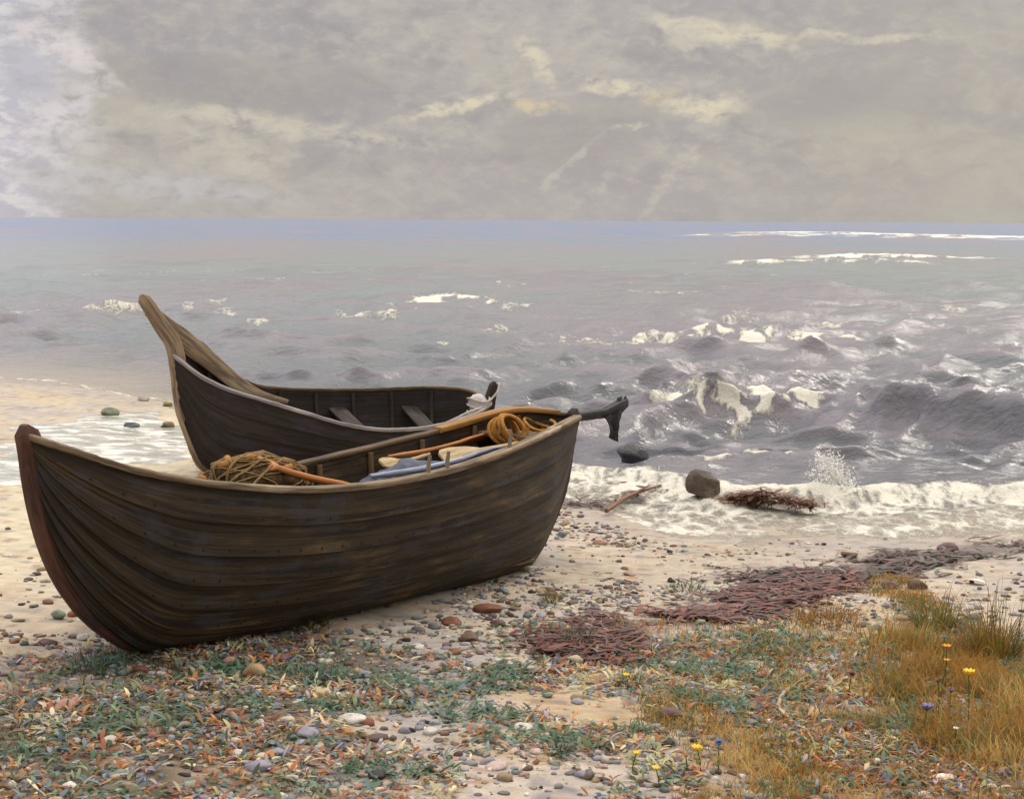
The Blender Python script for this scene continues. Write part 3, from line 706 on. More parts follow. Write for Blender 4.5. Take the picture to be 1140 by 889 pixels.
def rag(bt, root, pts, wtop, mat, name='hanging_rag', seed=3):
    r = np.random.default_rng(seed); nr, nc = 14, 10; V = []
    a = bt.hit(*pts[0], 0.0); b = bt.hit(*pts[1], 0.0); tip = bt.hit(*pts[2], 0.0)
    for s_ in (0, 1):
        for i in range(nr):
            t = i / (nr - 1)
            for j in range(nc):
                v = j / (nc - 1)
                top = np.array([a[0] + (b[0] - a[0]) * v, a[1] + (b[1] - a[1]) * v]); low = np.array([tip[0] + (v - 0.5) * 0.06, tip[1] + 0.10 * abs(v - 0.6)])
                p = top * (1 - t) + low * t; w = 0.05 + 0.03 * math.sin(v * 11 + t * 2) * (0.4 + t) - 0.010 * s_
                V.append(bt.P(p[0] + 0.01 * math.sin(9 * t + 5 * v), w, p[1]))
    F = grid_faces(nr, nc); F = np.concatenate([F, F[:, ::-1] + nr * nc])
    ed = list(range(nc)) + [i * nc + nc - 1 for i in range(1, nr)] + [(nr - 1) * nc + j for j in range(nc - 2, -1, -1)] + [i * nc for i in range(nr - 2, 0, -1)]
    q = [(ed[k], ed[(k + 1) % len(ed)], ed[(k + 1) % len(ed)] + nr * nc, ed[k] + nr * nc) for k in range(len(ed))]
    return mk(name, V, np.concatenate([F, np.array(q)]), mat)
rg = rag(B1, boat1, [(668, 464), (690, 455), (679, 491)], 0.1, M_black)
rg.parent = spar

# ---- second boat
F2 = gpt(226, 527); E2 = np.array([-0.2, 18.2]); ax2 = E2 - F2[:2]; L2 = np.linalg.norm(ax2); ax2 /= L2
B2 = Boat(F2, ax2)
v0, v1 = -0.322, 3.47
us2 = v0 + (v1 - v0) * (0.5 - 0.5 * np.cos(np.linspace(0, math.pi, 90)))
pr2 = [(-.322, 1.30), (-.318, 1.136), (-.283, .788), (-.18, .433), (-.01, .05), (.3, -.06), (1.6, -.14), (2.9, -.18), (3.2, -.05), (3.36, .16), (3.44, .42), (3.47, .62)]
zk2 = pchip([p[0] for p in pr2], [p[1] for p in pr2], us2)
kn = [-.322, -.03, .23, .50, .77, 1.04, 1.31, 1.57, 1.84, 2.11, 2.38, 2.64, 2.91, 3.18, 3.47]
zn2 = pchip(kn, [1.33, 1.08, .95, .86, .77, .68, .59, .52, .475, .455, .45, .465, .50, .55, .64], us2)
zf2 = pchip(kn, [1.40, 1.45, 1.27, 1.02, .88, .83, .80, .785, .775, .77, .775, .785, .79, .78, .66], us2)
sM = np.clip((us2 - v0) / (v1 - v0), 0, 1); b2 = 0.70 * np.sin(math.pi * sM) ** 0.7
zn2 = np.maximum(zn2, zk2 + .002); zf2 = np.maximum(zf2, zk2 + .002)
boat2 = empty('wooden_boat', F2)
tag(boat2, 'smaller dark wooden boat with a tall raked prow, lying behind the front boat', 'boat', 'boats drawn up on the beach')
p2 = build_boat(B2, us2, b2, b2, zk2, zn2, zf2, boat2, dict(hull=M_hull2, rail_near=M_railg, rail_far=M_raild, rail=0.036), 7)
_q = []
for (px, py, w) in ((166, 345, -0.05), (188, 366, -0.08), (212, 385, -0.15), (236, 404, -0.26), (262, 425, -0.40), (290, 440, -0.50), (320, 447, -0.58)):
    u, z = B2.hit(px, py, w); _q.append(B2.P(u, w, z))
_q = np.array(_q); _t = np.linspace(0, 6, 30); _C = np.stack([pchip(np.arange(7), _q[:, k], _t) for k in range(3)], -1); _T = np.gradient(_C, axis=0); _T /= np.linalg.norm(_T, axis=1)[:, None]
_A = np.cross(_T, [0, 0, 1.0]); _A /= np.linalg.norm(_A, axis=1)[:, None]
_m = MB(); sweep_rect(_m, _C, _A, np.cross(_A, _T), 0.022, np.interp(_t, [0, 1.5, 4, 6], [0.07, 0.12, 0.09, 0.025])); under(_m.build('lit_bow_face', M_stem2), boat2)  # added pale plank: painted sunlight on the far bow's inner face
pw = post(B2, boat2, 'stem_post', [(-.68, 1.97), (-.62, 1.87), (-.48, 1.62), (-.36, 1.41), (-.318, 1.136), (-.283, .788), (-.18, .433), (-.01, .05), (.25, -.05)], 0.02, (0.12, 0.16), 0.10, M_stem2, 0.08)
pw['label'] = 'tall pale raked prow timber'
post(B2, boat2, 'stern_post', [(3.53, .90), (3.50, .70), (3.44, .42), (3.36, .16), (3.2, -.05), (3.0, -.16)], 0.03, (0.06, 0.12), 0.08, M_darkw)
kb = MB(); ku = np.linspace(0.2, 3.0, 24)
sweep_rect(kb, B2.P(ku, 0 * ku, pchip([p[0] for p in pr2], [p[1] for p in pr2], ku) - 0.03), B2.n, np.array([0, 0, 1.0]), 0.03, 0.035); under(kb.build('keel', M_darkw), boat2)
A2 = (us2, b2, b2, zk2, zn2, zf2)
ribs(B2, boat2, *A2, [0.15, 0.6, 1.05, 1.5, 1.95, 2.4, 2.85], M_darkw)
for u in (0.9, 1.75, 2.6): thwart(B2, boat2, *A2, u, 0.17, M_darkw, 0.2)

# ------------------------------------------------------------------ things in the boats
M_rope_o = plain('orange rope', lin(186, 128, 58), 0.4, 0.85, 40, lin(214, 168, 96), 0.2, 0.8)
M_rope_w = plain('pale rope', lin(206, 198, 186), 0.35, 0.85, 40, lin(176, 164, 146), 0.2, 0.8)
M_oar = wood('pale oar wood', lin(150, 128, 92), lin(190, 170, 132), lin(216, 204, 178), 3, 40, 0.6, 0.6, 0.3)
M_oarb = wood('blue grey painted oar', lin(96, 104, 134), lin(168, 176, 198), lin(206, 208, 214), 3, 30, 0.5, 0.6, 0.4)
M_oaro = wood('orange varnished oar', lin(150, 90, 46), lin(186, 122, 62), lin(214, 160, 98), 3, 40, 0.55, 0.6, 0.35)
M_net = plain('brown fishing net', lin(104, 82, 54), 0.6, 0.95, 30, lin(66, 52, 38), 0.15, 1.0, 0.03)
M_cord = plain('tarred net cord', lin(142, 116, 78), 0.4, 0.9, 40, lin(88, 70, 48), 0.2, 0.5)
M_cork = plain('cork', lin(176, 130, 78), 0.4, 0.9, 30, lin(120, 84, 50), 0.2, 0.5)
M_cloth = plain('white cloth', lin(206, 202, 204), 0.25, 0.9, 9, lin(186, 172, 160), 0.2, 0.5)
def oar(a, b, mat, label, blade_at_b=True, bw=0.085, r=0.02):
    a = np.asarray(a); b = np.asarray(b); L = np.linalg.norm(b - a); d = (b - a) / L
    root = empty('oar', a)
    tag(root, label, 'oar', 'oars in the front boat')
    n = 16; t = np.linspace(0, 1, n); m1 = MB()
    tube(m1, a + d * (t * L * 0.72)[:, None] + np.array([0, 0, -0.015]) * np.sin(math.pi * t)[:, None], np.interp(t, [0, .12, .14, 1], [r * .8, r * .8, r * 1.15, r]), 8)
    under(m1.build('shaft', mat), root)
    side = np.cross(d, [0, 0, 1.0]); side /= np.linalg.norm(side); up = np.cross(side, d)
    side = side * 0.75 + up * 0.66; side /= np.linalg.norm(side); up = np.cross(side, d)
    m2 = MB(); tt = np.linspace(0.70, 1, 12)
    sweep_rect(m2, a + d * (tt * L)[:, None], side, up, np.interp(tt, [.7, .78, .9, .985, 1], [r * .9, bw * .7, bw, bw * .9, bw * .55]), np.interp(tt, [.7, .8, 1], [r * .9, .011, .008]), 0.004)
    under(m2.build('blade', mat), root)
def b1p(px, py, w): u, z = B1.hit(px, py, w); return B1.P(u, w, z)
oar(b1p(412, 530, 0.28), b1p(556, 503, 0.36), M_oarb, 'blue grey painted oar with its blade resting along the near gunwale')
oar(b1p(620, 482, 0.10), b1p(492, 510, 0.02), M_oar, 'pale wooden oar lying across the thwarts beside the orange rope')
oar(b1p(432, 508, -0.35), b1p(545, 485, -0.30), M_oaro, 'thin weathered oar lying along the far side under the rope coil', True, 0.06, 0.016)
oar(b1p(395, 541, 0.30), b1p(272, 512, -0.20), M_oaro, 'orange varnished oar lying over the brown net heap', True, 0.07, 0.022)
oar(b1p(478, 505, -0.15), b1p(425, 516, 0.05), M_oar, 'short pale oar lying crosswise between the thwarts', True, 0.05, 0.015)
def tarp():
    _h = B1.hit(452, 521, 0.12); c = B1.P(_h[0], 0.12, _h[1] - 0.08); V, F = ICO[4]; V = V.copy(); V = V * (1 + noise3(V, 2.4, 75)[:, None] * 0.35 + noise3(V, 6, 77)[:, None] * 0.14)
    o = mk('tarpaulin', B1.P(V[:, 0] * 0.42, V[:, 1] * 0.20, V[:, 2] * 0.13) - B1.o, F, plain('blue grey tarpaulin', lin(92, 98, 116), 0.5, 0.75, 6, lin(60, 62, 78), 0.3, 0.6, 0.03)); o.location = c
    tag(o, 'crumpled blue grey tarpaulin lying amidships in the front boat', 'tarpaulin')
tarp()
# net heap
def net_heap():
    _h = B1.hit(280, 513, -0.24); c = B1.P(_h[0], -0.24, _h[1] - 0.17); root = empty('net_heap', c)
    tag(root, 'brown heap of fishing net with cork floats piled in the front boat', 'fishing net')
    V, F = ICO[4]; V = V.copy()
    n = noise3(V, 2.2, 5) * 0.3 + noise3(V, 5.5, 15) * 0.14 + noise3(V, 13, 25) * 0.05
    V = V * (1 + n[:, None]); V[:, 2] = np.where(V[:, 2] < 0, V[:, 2] * 0.9, V[:, 2])
    Pw = B1.P(V[:, 0] * 0.52, V[:, 1] * 0.22, V[:, 2] * 0.20) - B1.o + c
    under(mk('netting', Pw, F, M_net), root)
    cm = MB()
    for k in range(26):
        d = np.array([random.uniform(-1, 1), random.uniform(-1, 1), random.uniform(-.6, .6)]); d /= np.linalg.norm(d); off = random.uniform(-.5, .6)
        e1 = np.cross(d, [0.3, 0.2, 1.0]); e1 /= np.linalg.norm(e1); e2 = np.cross(d, e1); a = np.linspace(0, 2 * math.pi, 36)
        Q = d * off + math.sqrt(1 - off * off) * (np.cos(a)[:, None] * e1 + np.sin(a)[:, None] * e2)
        Q /= np.linalg.norm(Q, axis=1)[:, None]
        rr = 1.03 + noise3(Q, 2.2, 5) * 0.3 + noise3(Q, 5.5, 15) * 0.14
        Q = Q * rr[:, None]; tube(cm, B1.P(Q[:, 0] * 0.52, Q[:, 1] * 0.22, Q[:, 2] * 0.20) - B1.o + c, 0.006 if k % 4 else 0.011, 5, False)
    under(cm.build('netting_cord', M_cord), root)
    for k in range(9):
        i = random.choice([q for q in range(len(V)) if V[q, 2] > 0.35]); p = Pw[i]; d = np.array([random.uniform(-1, 1), random.uniform(-1, 1), 0.2]); d /= np.linalg.norm(d)
        mb = MB(); tube(mb, [p - d * .04, p - d * .036, p + d * .036, p + d * .04], [.016, .026, .026, .016], 9); under(mb.build('cork_float', M_cork), root)
net_heap()
def coil(center, ax, up, R0, turns, r, mat, name, label, lean=0.3, n=40):
    ax = np.asarray(ax, float); up = np.asarray(up, float); third = np.cross(ax, up); P = []
    for i in range(int(turns * n)):
        a = 2 * math.pi * i / n; k = i / n
        rr = R0 * (1 + 0.10 * math.sin(k * 2.7) + 0.05 * math.sin(a * 2 + k))
        P.append(np.asarray(center) + rr * math.cos(a) * ax + rr * math.sin(a) * up + third * (0.05 * (k - turns / 2) * 0.8 + 0.02 * math.sin(a * 1.5 + k * 2)))
    mb = MB(); tube(mb, P, r, 7); o = mb.build(name, mat)
    o.location = (0, 0, 0)
    return tag(o, label, 'rope')
cc = b1p(566, 478, -0.05)
coil(cc, B1.a * 0.92 + B1.n * 0.38, np.array([0, 0, 0.92]) - B1.n * 0.38, 0.115, 5.0, 0.017, M_rope_o, 'rope_coil', 'orange brown coil of rope propped up in the front boat')
cc2 = b1p(598, 470, -0.1)
coil(cc2 - np.array([0, 0, .05]), B1.a, -B1.n * 0.9 + np.array([0, 0, 0.3]), 0.13, 3.0, 0.014, M_rope_o, 'rope_coil', 'flat ochre coil of rope lying near the stern post of the front boat')
# white sail cloth bundle on the small boat's stern, with lashing
def bundle():
    c = B2.P(3.30, 0.03, 0.62); root = empty('cloth_bundle', c)
    tag(root, 'pale rolled cloth bundle lashed at the stern of the boat behind', 'cloth bundle')
    V, F = ICO[3]; V = V.copy(); n = noise3(V, 2.6, 61) * 0.3 + noise3(V, 7, 65) * 0.12; V = V * (1 + n[:, None])
    under(mk('cloth', B2.P(V[:, 0] * 0.12, V[:, 1] * 0.12, V[:, 2] * 0.15) - B2.o + c, F, M_cloth), root)
    mb = MB()
    for k in range(3):
        a = np.linspace(0, 2 * math.pi, 20); tube(mb, B2.P(0.135 * np.cos(a), 0.135 * np.sin(a), -0.08 + 0.08 * k + 0.02 * np.sin(2 * a + k)) - B2.o + c, 0.012, 6)
    under(mb.build('lashing', M_rope_w), root)
bundle()
mb = MB(); pts = [B2.P(3.50, 0.0, .86), B2.P(3.56, .05, .88), B2.P(3.52, .10, .80), B2.P(3.42, .12, .70), B2.P(3.30, .16, .62), B2.P(3.1, .30, .60), B2.P(2.8, .36, .50), B2.P(2.4, .40, .40), B2.P(2.0, .34, .34)]
pp = np.array(pts); tt = np.linspace(0, len(pp) - 1, 60); pp = np.stack([pchip(np.arange(len(pp)), pp[:, k], tt) for k in range(3)], -1)
tube(mb, pp, 0.013, 7); tag(mb.build('mooring_rope', M_rope_w), 'pale mooring rope hanging from the stern post into the boat behind', 'rope')

# ------------------------------------------------------------------ rocks, stones, shells, driftwood
def rock(name, label, px, py, w_px, h_ratio, mat, seed, cat='rock', group=None, depth=1.0, sub=3, sink=0.25, base=None, amp=0.25, facet=0.5):
    p = gpt(px, py) if base is None else base
    D = (p - EYE) @ FWD; s = w_px / FPX * D / 2
    V, F = rock_verts(sub, (s, s * depth, s * h_ratio), seed, amp, facet)
    V = V - [0, 0, V[:, 2].min() * (1 - sink)]
    a = random.uniform(-0.5, 0.5); ca, sa = math.cos(a), math.sin(a)
    V = V @ np.array([[ca, sa, 0], [-sa, ca, 0], [0, 0, 1]])
    o = mk(name, V, F, mat); o.location = p - np.array([0, 0, 2 * 0])
    o.location.z -= sink * s * h_ratio * 0.3
    return tag(o, label, cat, group)
M_rockb = plain('brown sea rock', lin(112, 98, 84), 0.55, 0.7, 5, lin(70, 62, 58), 0.4, 0.8, 0.05)
M_rockd = plain('dark wet rock', lin(72, 72, 80), 0.5, 0.4, 5, lin(48, 46, 50), 0.5, 0.8, 0.05)
rock('rock', 'upright brown rock standing in the foam at the edge of the surf', 783, 556, 40, 1.15, M_rockb, 3, 'rock', 'rocks at the water', 0.8, 4, sink=0.10, base=np.array([*sea_pt(783, 557), 0.03]), amp=0.16, facet=0.62)
s2 = sea_pt(704, 518); rock('rock', 'low dark wet rock in the water beyond the stern post', 704, 518, 40, 0.75, M_rockd, 8, 'rock', 'rocks at the water', 0.8, 4, base=np.array([s2[0], s2[1], 0.02]), facet=0.6)
for (px, py, w, l) in ((147, 476, 24, 'blue black rock beside the left tide pool'), (122, 462, 30, 'flat green weeded rock at the far edge of the tide pool'), (186, 452, 16, 'small yellow green rock close to the tall prow'),
                       (160, 446, 18, 'whitish rock behind the tide pool'), (186, 476, 22, 'brown weeded rock against the dark prow')):
    c = {'blue': lin(106, 114, 120), 'flat': lin(130, 136, 112), 'smal': lin(160, 150, 96), 'whit': lin(196, 190, 182), 'brow': lin(138, 126, 92)}[l[:4]]
    rock('rock', l, px, py, w * 0.8, 0.5, plain('weeded rock ' + l[:4], c, 0.5, 0.6, 9, c * 0.5, 0.4, 0.7, 0.03), px, 'rock', 'rocks by the tide pool', 0.8, 3)
PAL = {'cream': lin(206, 190, 158), 'white': lin(214, 208, 196), 'tan': lin(176, 150, 112), 'ochre': lin(190, 152, 82), 'brown': lin(118, 92, 76), 'rust': lin(136, 82, 60), 'salmon': lin(200, 132, 98),
       'red': lin(176, 88, 62), 'lavender': lin(150, 144, 164), 'grey': lin(132, 128, 128), 'mauve': lin(120, 92, 98), 'dark': lin(62, 56, 58), 'green': lin(140, 156, 134), 'teal': lin(92, 124, 118), 'pink': lin(204, 160, 142), 'blue': lin(110, 128, 158)}
PAL = {k: v.mean() + (v - v.mean()) * (0.62 if k in ('salmon', 'red', 'lavender', 'teal', 'blue', 'ochre', 'pink') else 0.85) for k, v in PAL.items()}
STM = {k: plain(k + ' stone', v, 0.3, 0.75, 14, v * 0.55, 0.35, 0.5, 0.008) for k, v in PAL.items()}
STONES = [
 (284, 752, 30, .7, 'ochre', 'big ochre yellow stone in the shade under the dark hull'), (319, 806, 20, .6, 'cream', 'cream stone below the grey shingle left of centre'), (290, 806, 13, .7, 'white', 'small white pebble beside the cream stone left of centre'),
 (358, 773, 22, .6, 'cream', 'round cream stone on the grey shingle near the hull'), (266, 843, 15, .9, 'white', 'upright white stone at the bottom edge on the left'), (391, 803, 38, .35, 'white', 'broad flat white stone low in the middle of the shingle'),
 (479, 646, 20, .6, 'tan', 'tan stone tucked against the front hull'), (521, 646, 34, .4, 'tan', 'long flat tan stone lying by the hull bottom'), (639, 738, 22, .6, 'cream', 'oblong cream stone at the left end of the red seaweed'),
 (668, 720, 12, .6, 'green', 'small grey green pebble on the red seaweed'), (720, 730, 13, .7, 'salmon', 'salmon pebble just below the seaweed band'), (643, 778, 18, .5, 'tan', 'flat tan stone on the ochre sand'),
 (582, 813, 24, .5, 'white', 'pale stone with a rough top on the ochre sand near the bottom'), (479, 816, 18, .6, 'white', 'white stone beside a dark twig in the shingle'), (521, 714, 28, .5, 'brown', 'brown stone on bare grey sand right of the hull shade'),
 (554, 697, 20, .5, 'brown', 'smaller brown stone up the beach from the grey sand'), (543, 680, 34, .35, 'rust', 'flat rusty stone close to the hull'), (503, 694, 28, .35, 'rust', 'rusty stone nearest to the hull shade'),
 (255, 738, 15, .7, 'salmon', 'salmon stone under the shaded hull'), (257, 796, 20, .6, 'salmon', 'salmon stone among green plants on the left'), (420, 866, 26, .4, 'dark', 'dark flat stone at the bottom of the shingle'),
 (510, 841, 14, .6, 'mauve', 'mauve pebble low in the middle shingle'), (341, 818, 30, .4, 'lavender', 'flat lavender stone beside the cream stones'), (288, 857, 34, .4, 'lavender', 'large lavender stone at the bottom left of the shingle'),
 (306, 840, 26, .4, 'lavender', 'middle one of the lavender stones at the bottom left'), (861, 672, 16, .6, 'green', 'pale green stone at the right end of the red seaweed'), (779, 694, 13, .7, 'green', 'pale green pebble in the middle of the red seaweed'),
 (750, 741, 11, .7, 'white', 'tiny white pebble among the plants below the seaweed'), (745, 798, 28, .6, 'mauve', 'mauve stone between the flowers and the ochre sand'), (745, 830, 18, .6, 'dark', 'dark grey stone beside the yellow flowers'),
 (65, 688, 18, .7, 'green', 'greenish white stone on the cream sand beside the stem'), (81, 686, 13, .8, 'red', 'red pebble touching the greenish stone by the stem'), (93, 712, 16, .6, 'white', 'white stone at the foot of the stem'),
 (54, 672, 14, .5, 'brown', 'brown pebble alone on the left cream sand'), (53, 717, 26, .35, 'mauve', 'flat mauve stone on the left cream sand'), (51, 733, 24, .5, 'cream', 'cream stone below the mauve one on the left sand'),
 (75, 789, 36, .4, 'salmon', 'broad salmon stone among moss on the left'), (168, 822, 16, .7, 'red', 'bright red stone low on the left'), (207, 809, 14, .6, 'pink', 'pink stone low on the left'),
 (46, 635, 12, .5, 'tan', 'tan pebble highest on the left cream sand'), (21, 709, 14, .5, 'brown', 'brown stone at the left edge of the sand'), (470, 768, 20, .5, 'grey', 'grey stone in the middle of the shingle'),
 (430, 786, 18, .6, 'cream', 'cream stone in the grey shingle'), (405, 752, 18, .5, 'lavender', 'lavender stone at the edge of the hull shade'), (560, 660, 14, .6, 'blue', 'bluish pebble near the stern end of the hull'),
 (610, 775, 15, .5, 'green', 'grey green stone left of the ochre sand'), (700, 640, 16, .4, 'pink', 'pink pebble on the damp sand above the seaweed'), (668, 605, 18, .4, 'salmon', 'salmon pebble on the damp sand beside the stern'),
 (1005, 690, 18, .5, 'tan', 'tan stone on the sand right of the ochre tuft'), (1085, 690, 20, .6, 'grey', 'grey stone half hidden by the tall grass on the right'), (990, 655, 22, .5, 'mauve', 'mauve stone in the dark wrack on the right'),
 (1020, 655, 28, .5, 'brown', 'dark brown stone in the wrack near the white shell'), (945, 620, 22, .4, 'brown', 'brown stone between surf and dark wrack'), (1055, 612, 26, .4, 'mauve', 'mauve stone at the edge of the foam on the right'),
 (630, 585, 12, .6, 'ochre', 'orange yellow pebble beside the stern post'), (625, 597, 10, .7, 'blue', 'light blue pebble at the foot of the stern post'),
]
for i, (px, py, w, hr, c, l) in enumerate(STONES):
    rock('stone', l, px, py, w, hr, STM[c], 100 + i, 'stone', 'larger stones on the beach', random.uniform(0.7, 1.0), 3, 0.3, amp=0.14)
# shells: thin curved fans
M_shell = plain('white shell', lin(224, 218, 208), 0.15, 0.5, 20, lin(200, 186, 172), 0.4, 0.3)
def shell(px, py, w_px, rot, label):
    p = gpt(px, py); D = (p - EYE) @ FWD; s = w_px / FPX * D / 2; nr, nc = 12, 21; V = []
    for lay in (0, 1):
        for i in range(nr):
            r = i / (nr - 1)
            for j in range(nc):
                a = R(-80) + R(160) * j / (nc - 1); ridge = 1 + 0.06 * math.cos(j * math.pi)
                V.append((s * 1.1 * r * math.sin(a) * ridge, s * 1.3 * r * math.cos(a) * ridge - s * 0.5, s * (0.55 * math.sqrt(max(0, 1 - (r * 0.95) ** 2)) * (1 - 0.3 * math.cos(a) * r) + 0.1) - 0.004 * lay))
    F = grid_faces(nr, nc); F = np.concatenate([F[:, ::-1], F + nr * nc])
    ed = [(nr - 1) * nc + j for j in range(nc)]; q = [(ed[k], ed[k + 1], ed[k + 1] + nr * nc, ed[k] + nr * nc) for k in range(nc - 1)]
    o = mk('shell', V, np.concatenate([F, np.array(q)]), M_shell); o.location = p; o.rotation_euler = (R(12), 0, rot)
    tag(o, label, 'shell', 'white shells')
shell(588, 636, 24, 0.4, 'white shell on the sand by the stern end of the front hull'); shell(1086, 650, 22, -0.6, 'white shell on the dark wrack at the right'); shell(990, 578, 26, 0.2, 'white shell at the edge of the foam')
M_drift = wood('bleached driftwood', lin(150, 128, 104), lin(186, 164, 138), lin(212, 200, 180), 3, 40, 0.8, 0.5, 0.2)
M_driftd = wood('wet driftwood', lin(96, 62, 40), lin(140, 92, 56), lin(172, 124, 78), 3, 40, 0.5, 0.5, 0.4)
def stick(pts, r, mat, label, name='driftwood'):
    P = np.array([gpt(*p) + [0, 0, r * (0.8 + 0.8 * random.random())] for p in pts]); P[:, 2] = np.maximum(P[:, 2], 0.07 if name == 'driftwood' and mat is M_driftd else -1); tt = np.linspace(0, len(P) - 1, 16)
    C = np.stack([pchip(np.arange(len(P)), P[:, k], tt) for k in range(3)], -1); mb = MB()
    tube(mb, C, r * np.interp(tt, [0, 1, tt[-1]], [1, 0.95, 0.45]), 8, True, 0.25)
    q = C[9]; tube(mb, [q, q + (C[11] - C[8]) * 0.5 + [0.03, 0.02, 0.03], q + (C[11] - C[8]) * 0.8 + [0.06, 0.04, 0.05]], [r * .5, r * .4, r * .2], 6, True, 0.2)
    tag(mb.build(name, mat), label, 'driftwood', 'pieces of driftwood')
stick([(675, 575), (700, 566), (735, 560)], 0.025, M_driftd, 'curved orange brown driftwood between the stern post and the upright rock')
stick([(865, 790), (875, 772), (905, 760)], 0.014, M_drift, 'peach coloured stick leaning in the grass', 'driftwood')
stick([(572, 822), (584, 806), (596, 790)], 0.012, M_drift, 'short bleached stick by the pale stone on the ochre sand')
stick([(478, 858), (486, 862), (500, 872)], 0.010, M_driftd, 'dark twig at the bottom of the shingle')
stick([(612, 752), (640, 735), (668, 722)], 0.016, M_driftd, 'brown stick at the left end of the red seaweed')

# ------------------------------------------------------------------ shingle (stuff)
def scatter_shingle():
    rng = np.random.default_rng(3); N = 16000
    X = rng.uniform(-6.5, 6.5, N * 4); Y = rng.uniform(5.5, 18.5, N * 4)
    ok = np.abs(X) < 0.36 * Y + 0.6
    off = shore_y(X) - Y
    dens = 0.10 + 0.75 * sstep(0.42, 0.62, fbm(X * 0.9, Y * 0.9, 400, 4))
    dens += 1.0 * blob(X, Y, 420, 790, 200, 90, 1) + 0.6 * blob(X, Y, 200, 800, 220, 100, 2) + 0.5 * blob(X, Y, 600, 690, 120, 50, 3) + 0.5 * blob(X, Y, 600, 850, 200, 40, 4)
    dens *= 1 - 0.93 * blob(X, Y, 30, 560, 130, 150, 5, 0.2); dens *= 1 - 0.6 * blob(X, Y, 650, 800, 80, 40, 6)
    dens *= sstep(0.2, 1.6, off) * np.where(X < -2.2, sstep(14, 11.5, Y), 1)
    ok &= rng.random(N * 4) < dens
    # keep clear of the front hull's footprint
    u = (X - F1[0]) * ax1[0] + (Y - F1[1]) * ax1[1]; w = (X - F1[0]) * ax1[1] - (Y - F1[1]) * ax1[0]
    ok &= ~((u > -0.05) & (u < 4.6) & (np.abs(w) < 0.25))
    X = X[ok][:N]; Y = Y[ok][:N]; n = len(X)
    V0, F0 = ICO[2]; nv = len(V0)
    s = 0.005 + 0.028 * rng.random(n) ** 2.0 + 0.024 * (rng.random(n) < 0.06) * rng.random(n)
    Z = ground_z(X, Y)
    sc3 = np.stack([s * rng.uniform(.8, 1.6, n), s * rng.uniform(.7, 1.2, n), s * rng.uniform(.35, .7, n)], -1)
    A = rng.uniform(0, 6.283, n); kd = rng.normal(size=(n, 5, 3)); kd /= np.linalg.norm(kd, axis=2)[..., None]; kc = rng.uniform(.45, .9, (n, 5)); base = np.repeat(V0[None], n, 0)
    for q in range(5):
        hh = np.einsum('nvk,nk->nv', base, kd[:, q]) - kc[:, q][:, None]; base = base - np.clip(hh, 0, None)[..., None] * kd[:, q][:, None, :]
    base = base * (1 + 0.10 * rng.normal(size=(n, nv, 1)).clip(-1.5, 1.5) * 0.5)
    P = base * sc3[:, None, :]
    ca, sa = np.cos(A)[:, None], np.sin(A)[:, None]
    Px = P[..., 0] * ca - P[..., 1] * sa + X[:, None]; Py = P[..., 0] * sa + P[..., 1] * ca + Y[:, None]; Pz = P[..., 2] + (Z + sc3[:, 2] * 0.3)[:, None]
    names = ['cream', 'white', 'tan', 'ochre', 'brown', 'rust', 'salmon', 'lavender', 'grey', 'mauve', 'dark', 'green', 'teal', 'pink', 'blue']
    wgt = np.array([1.8, 0.6, 2.0, .6, 1.7, .6, .3, 1.3, 3.2, 1.0, .8, .5, .3, .6, .3])
    pal = np.array([PAL[k] for k in names]); pick = rng.choice(len(names), n, p=wgt / wgt.sum())
    c = pal[pick] * rng.uniform(0.65, 1.1, (n, 1)); g_ = c.mean(1, keepdims=True); c = g_ + (c - g_) * rng.uniform(0.5, 1.1, (n, 1))
    cv = np.repeat(c[:, None, :], nv, 1)
    F = (F0[None] + (np.arange(n) * nv)[:, None, None]).reshape(-1, 3)
    o = mk('shingle', np.stack([Px, Py, Pz], -1), F, vcol_mat('shingle', 0.75, 0.4, 60), cols=cv.reshape(-1, 3))
    tag(o, 'mixed grey, cream, rust and lavender pebbles strewn over the beach', 'pebbles', kind='stuff')
scatter_shingle()

# ------------------------------------------------------------------ strips: seaweed, grass, leaves
def strips(name, base, L, Wd, dirs, rise, bend, cols, mat, nseg=4, curl=None, seed=1):
    """tapered ribbons: base (n,3), length, width, heading angle, initial rise (rad), bend (rad)"""
    rng = np.random.default_rng(seed); n = len(base); V = np.zeros((n, nseg + 1, 2, 3)); p = base.copy(); el = rise.copy(); hd = dirs.copy()
    for i in range(nseg + 1):
        t = i / nseg
        w = Wd * (np.sin(math.pi * min(0.5 + t * 0.5, 1)) ** 0.8 if curl is None else math.sin(math.pi * (0.08 + 0.9 * t)) ** 0.7)
        sd = np.stack([-np.sin(dirs), np.cos(dirs), 0 * dirs], -1)
        V[:, i, 0] = p - sd * (w / 2)[:, None]; V[:, i, 1] = p + sd * (w / 2)[:, None]
        st = L / nseg
        p = p + np.stack([np.cos(hd) * np.cos(el), np.sin(hd) * np.cos(el), np.sin(el)], -1) * st[:, None]
        el = el - bend / nseg
        if curl is not None: hd = hd + curl / nseg
    k = np.arange(n)[:, None] * (nseg + 1) * 2; q = np.arange(nseg)[None, :] * 2
    F = np.stack([k + q, k + q + 1, k + q + 3, k + q + 2], -1).reshape(-1, 4)
    tt = np.linspace(0.75, 1.1, nseg + 1)[None, :, None, None]
    C = np.broadcast_to(cols[:, None, None, :], (n, nseg + 1, 2, 3)) * 1.0
    return mk(name, V.reshape(-1, 3), F, mat, cols=C.reshape(-1, 3))
M_weed = vcol_mat('seaweed', 0.38, 0.4, 30, 0.5, 0.3)
